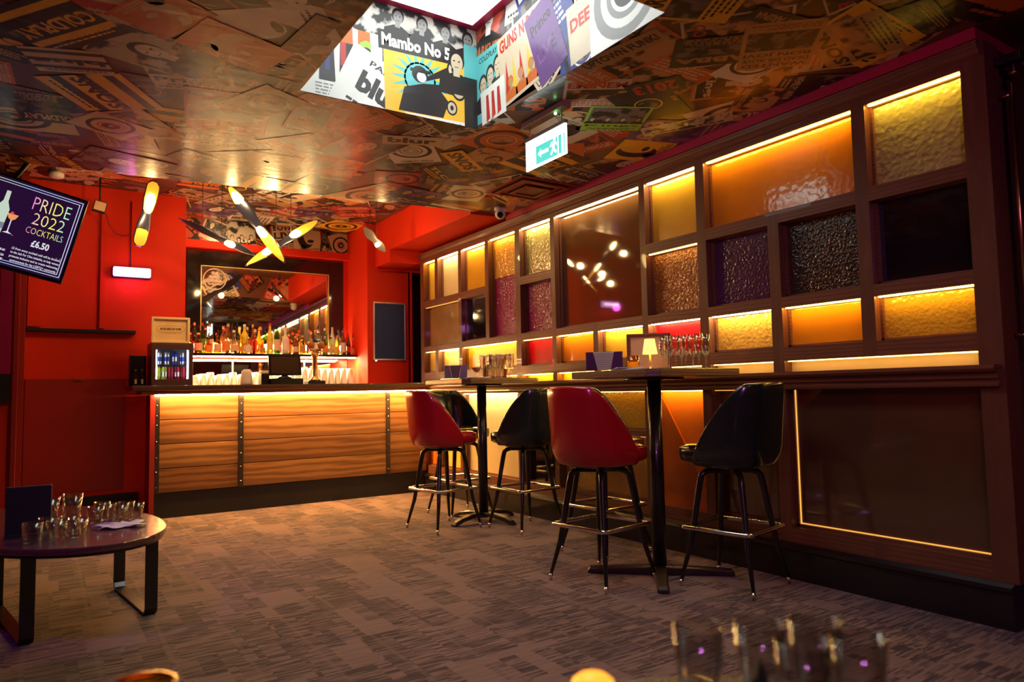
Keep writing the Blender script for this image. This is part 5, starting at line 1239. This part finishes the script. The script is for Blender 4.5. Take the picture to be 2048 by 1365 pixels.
t = thing('crumpled_napkin', 'crumpled white napkin lying on the coffee table in front of the rear glasses', 'napkin', (.3, 3.76, .452))
mb = MB(); ns = 10; rn = random.Random(4)
hv = [[mb.bm.verts.new((-.09+.18*i/ns+.02*math.sin(j), -.07+.14*j/ns+.015*math.sin(i*1.3), .004+.012*max(0, math.sin(i*.9+j*.5))*(.5+rn.random()*.5))) for i in range(ns+1)] for j in range(ns+1)]
for j in range(ns):
    for i in range(ns): mb.bm.faces.new((hv[j][i], hv[j][i+1], hv[j+1][i+1], hv[j+1][i])).smooth = True
o = mb.build('napkin', M['paper'], t); s_ = o.modifiers.new('s', 'SOLIDIFY'); s_.thickness = .002; s_.offset = 1
t = thing('menu_board', 'dark upright menu block standing on the coffee table at the left', 'menu', (-.045, 3.77, .4505), R(-3))
MB().box((-.083, -.012, 0), (.083, .012, .215)).build('board', M['black'], t, .003); MB().box((-.083, -.035, 0), (.083, -.0125, .012)).build('foot', M['black'], t)

# ---------------------------------------------------------------- foreground table with out-of-focus glasses
t = thing('side_table', 'dark round side table top just inside the bottom edge of the picture', 'table', (.62, .46, 0))
MB().lathe([(.39, .57), (.4, .575), (.4, .595), (.39, .6)], n=56).build('table_top', M['coffee'], t)
MB().lathe([(.22, 0), (.22, .015), (.03, .03), (.03, .5695)], n=32).build('pedestal', M['blackm'], t)
g_ = 'clear glasses on the foreground table'
f0 = tumbler('large out-of-focus clear glass in the bottom right foreground cluster', (.79, .725, .601), .037, .098, g_)
for x, y in ((.868, .68), (.94, .64), (.852, .60), (.925, .565)): dup(f0, (x, y, .601))
t = thing('amber_dome_lamp', 'blurred amber dome lamp at the bottom edge left of the foreground glasses', 'candle', (.655, .80, .601))
MB().lathe([(.03, 0), (.032, .012), (.03, .028), (.02, .036), (.001, .039)], n=26).build('dome', mat('amber_dome', (.9, .35, .03), .3, emis=(1, .38, .03), es=1.6), t)  # orange glow at the edge, taken for the top of a lit lamp
napkins('folded pale napkin beside the foreground glasses', (.69, .72, .601), .5, 3, .1)
t = thing('folded_menu', 'small dark folded menu among the foreground glasses', 'menu', (.76, .60, .601), .6)
MB().prism([(-.04, -.03, 0), (-.04, .0, .085), (-.04, .003, .085), (-.04, .033, 0), (-.04, .03, 0), (-.04, .0015, .08), (-.04, -.027, 0)], (.08, 0, 0)).build('card', M['black'], t)
t = thing('bistro_stand', 'small round stand under the amber-rimmed bowl at the bottom left', 'table', (.12, 1.15, 0))
MB().lathe([(.08, .553), (.09, .558), (.09, .572), (.08, .577)], n=40).build('table_top', M['blackm'], t); MB().lathe([(.12, 0), (.12, .012), (.02, .02), (.02, .5525)], n=28).build('pedestal', M['blackm'], t)
t = thing('amber_rimmed_bowl', 'blurred glass bowl with a glowing amber rim at the bottom left edge', 'candle bowl', (.12, 1.15, .578))
MB().lathe([(.03, 0), (.045, .03), (.048, .058), (.045, .058), (.042, .032), (.027, .006), (.001, .006)], n=30).build('bowl', GL['gold'], t)
MB().lathe([(.0495, .052), (.0495, .06), (.0465, .06)], n=30, cap=False).build('rim', M['brass'], t)
MB().lathe([(.001, .0065), (.02, .0068), (.02, .02), (.001, .021)], n=18).build('candle', mat('lit_candle', (.95, .6, .2), .5, emis=(1, .5, .08), es=3), t)
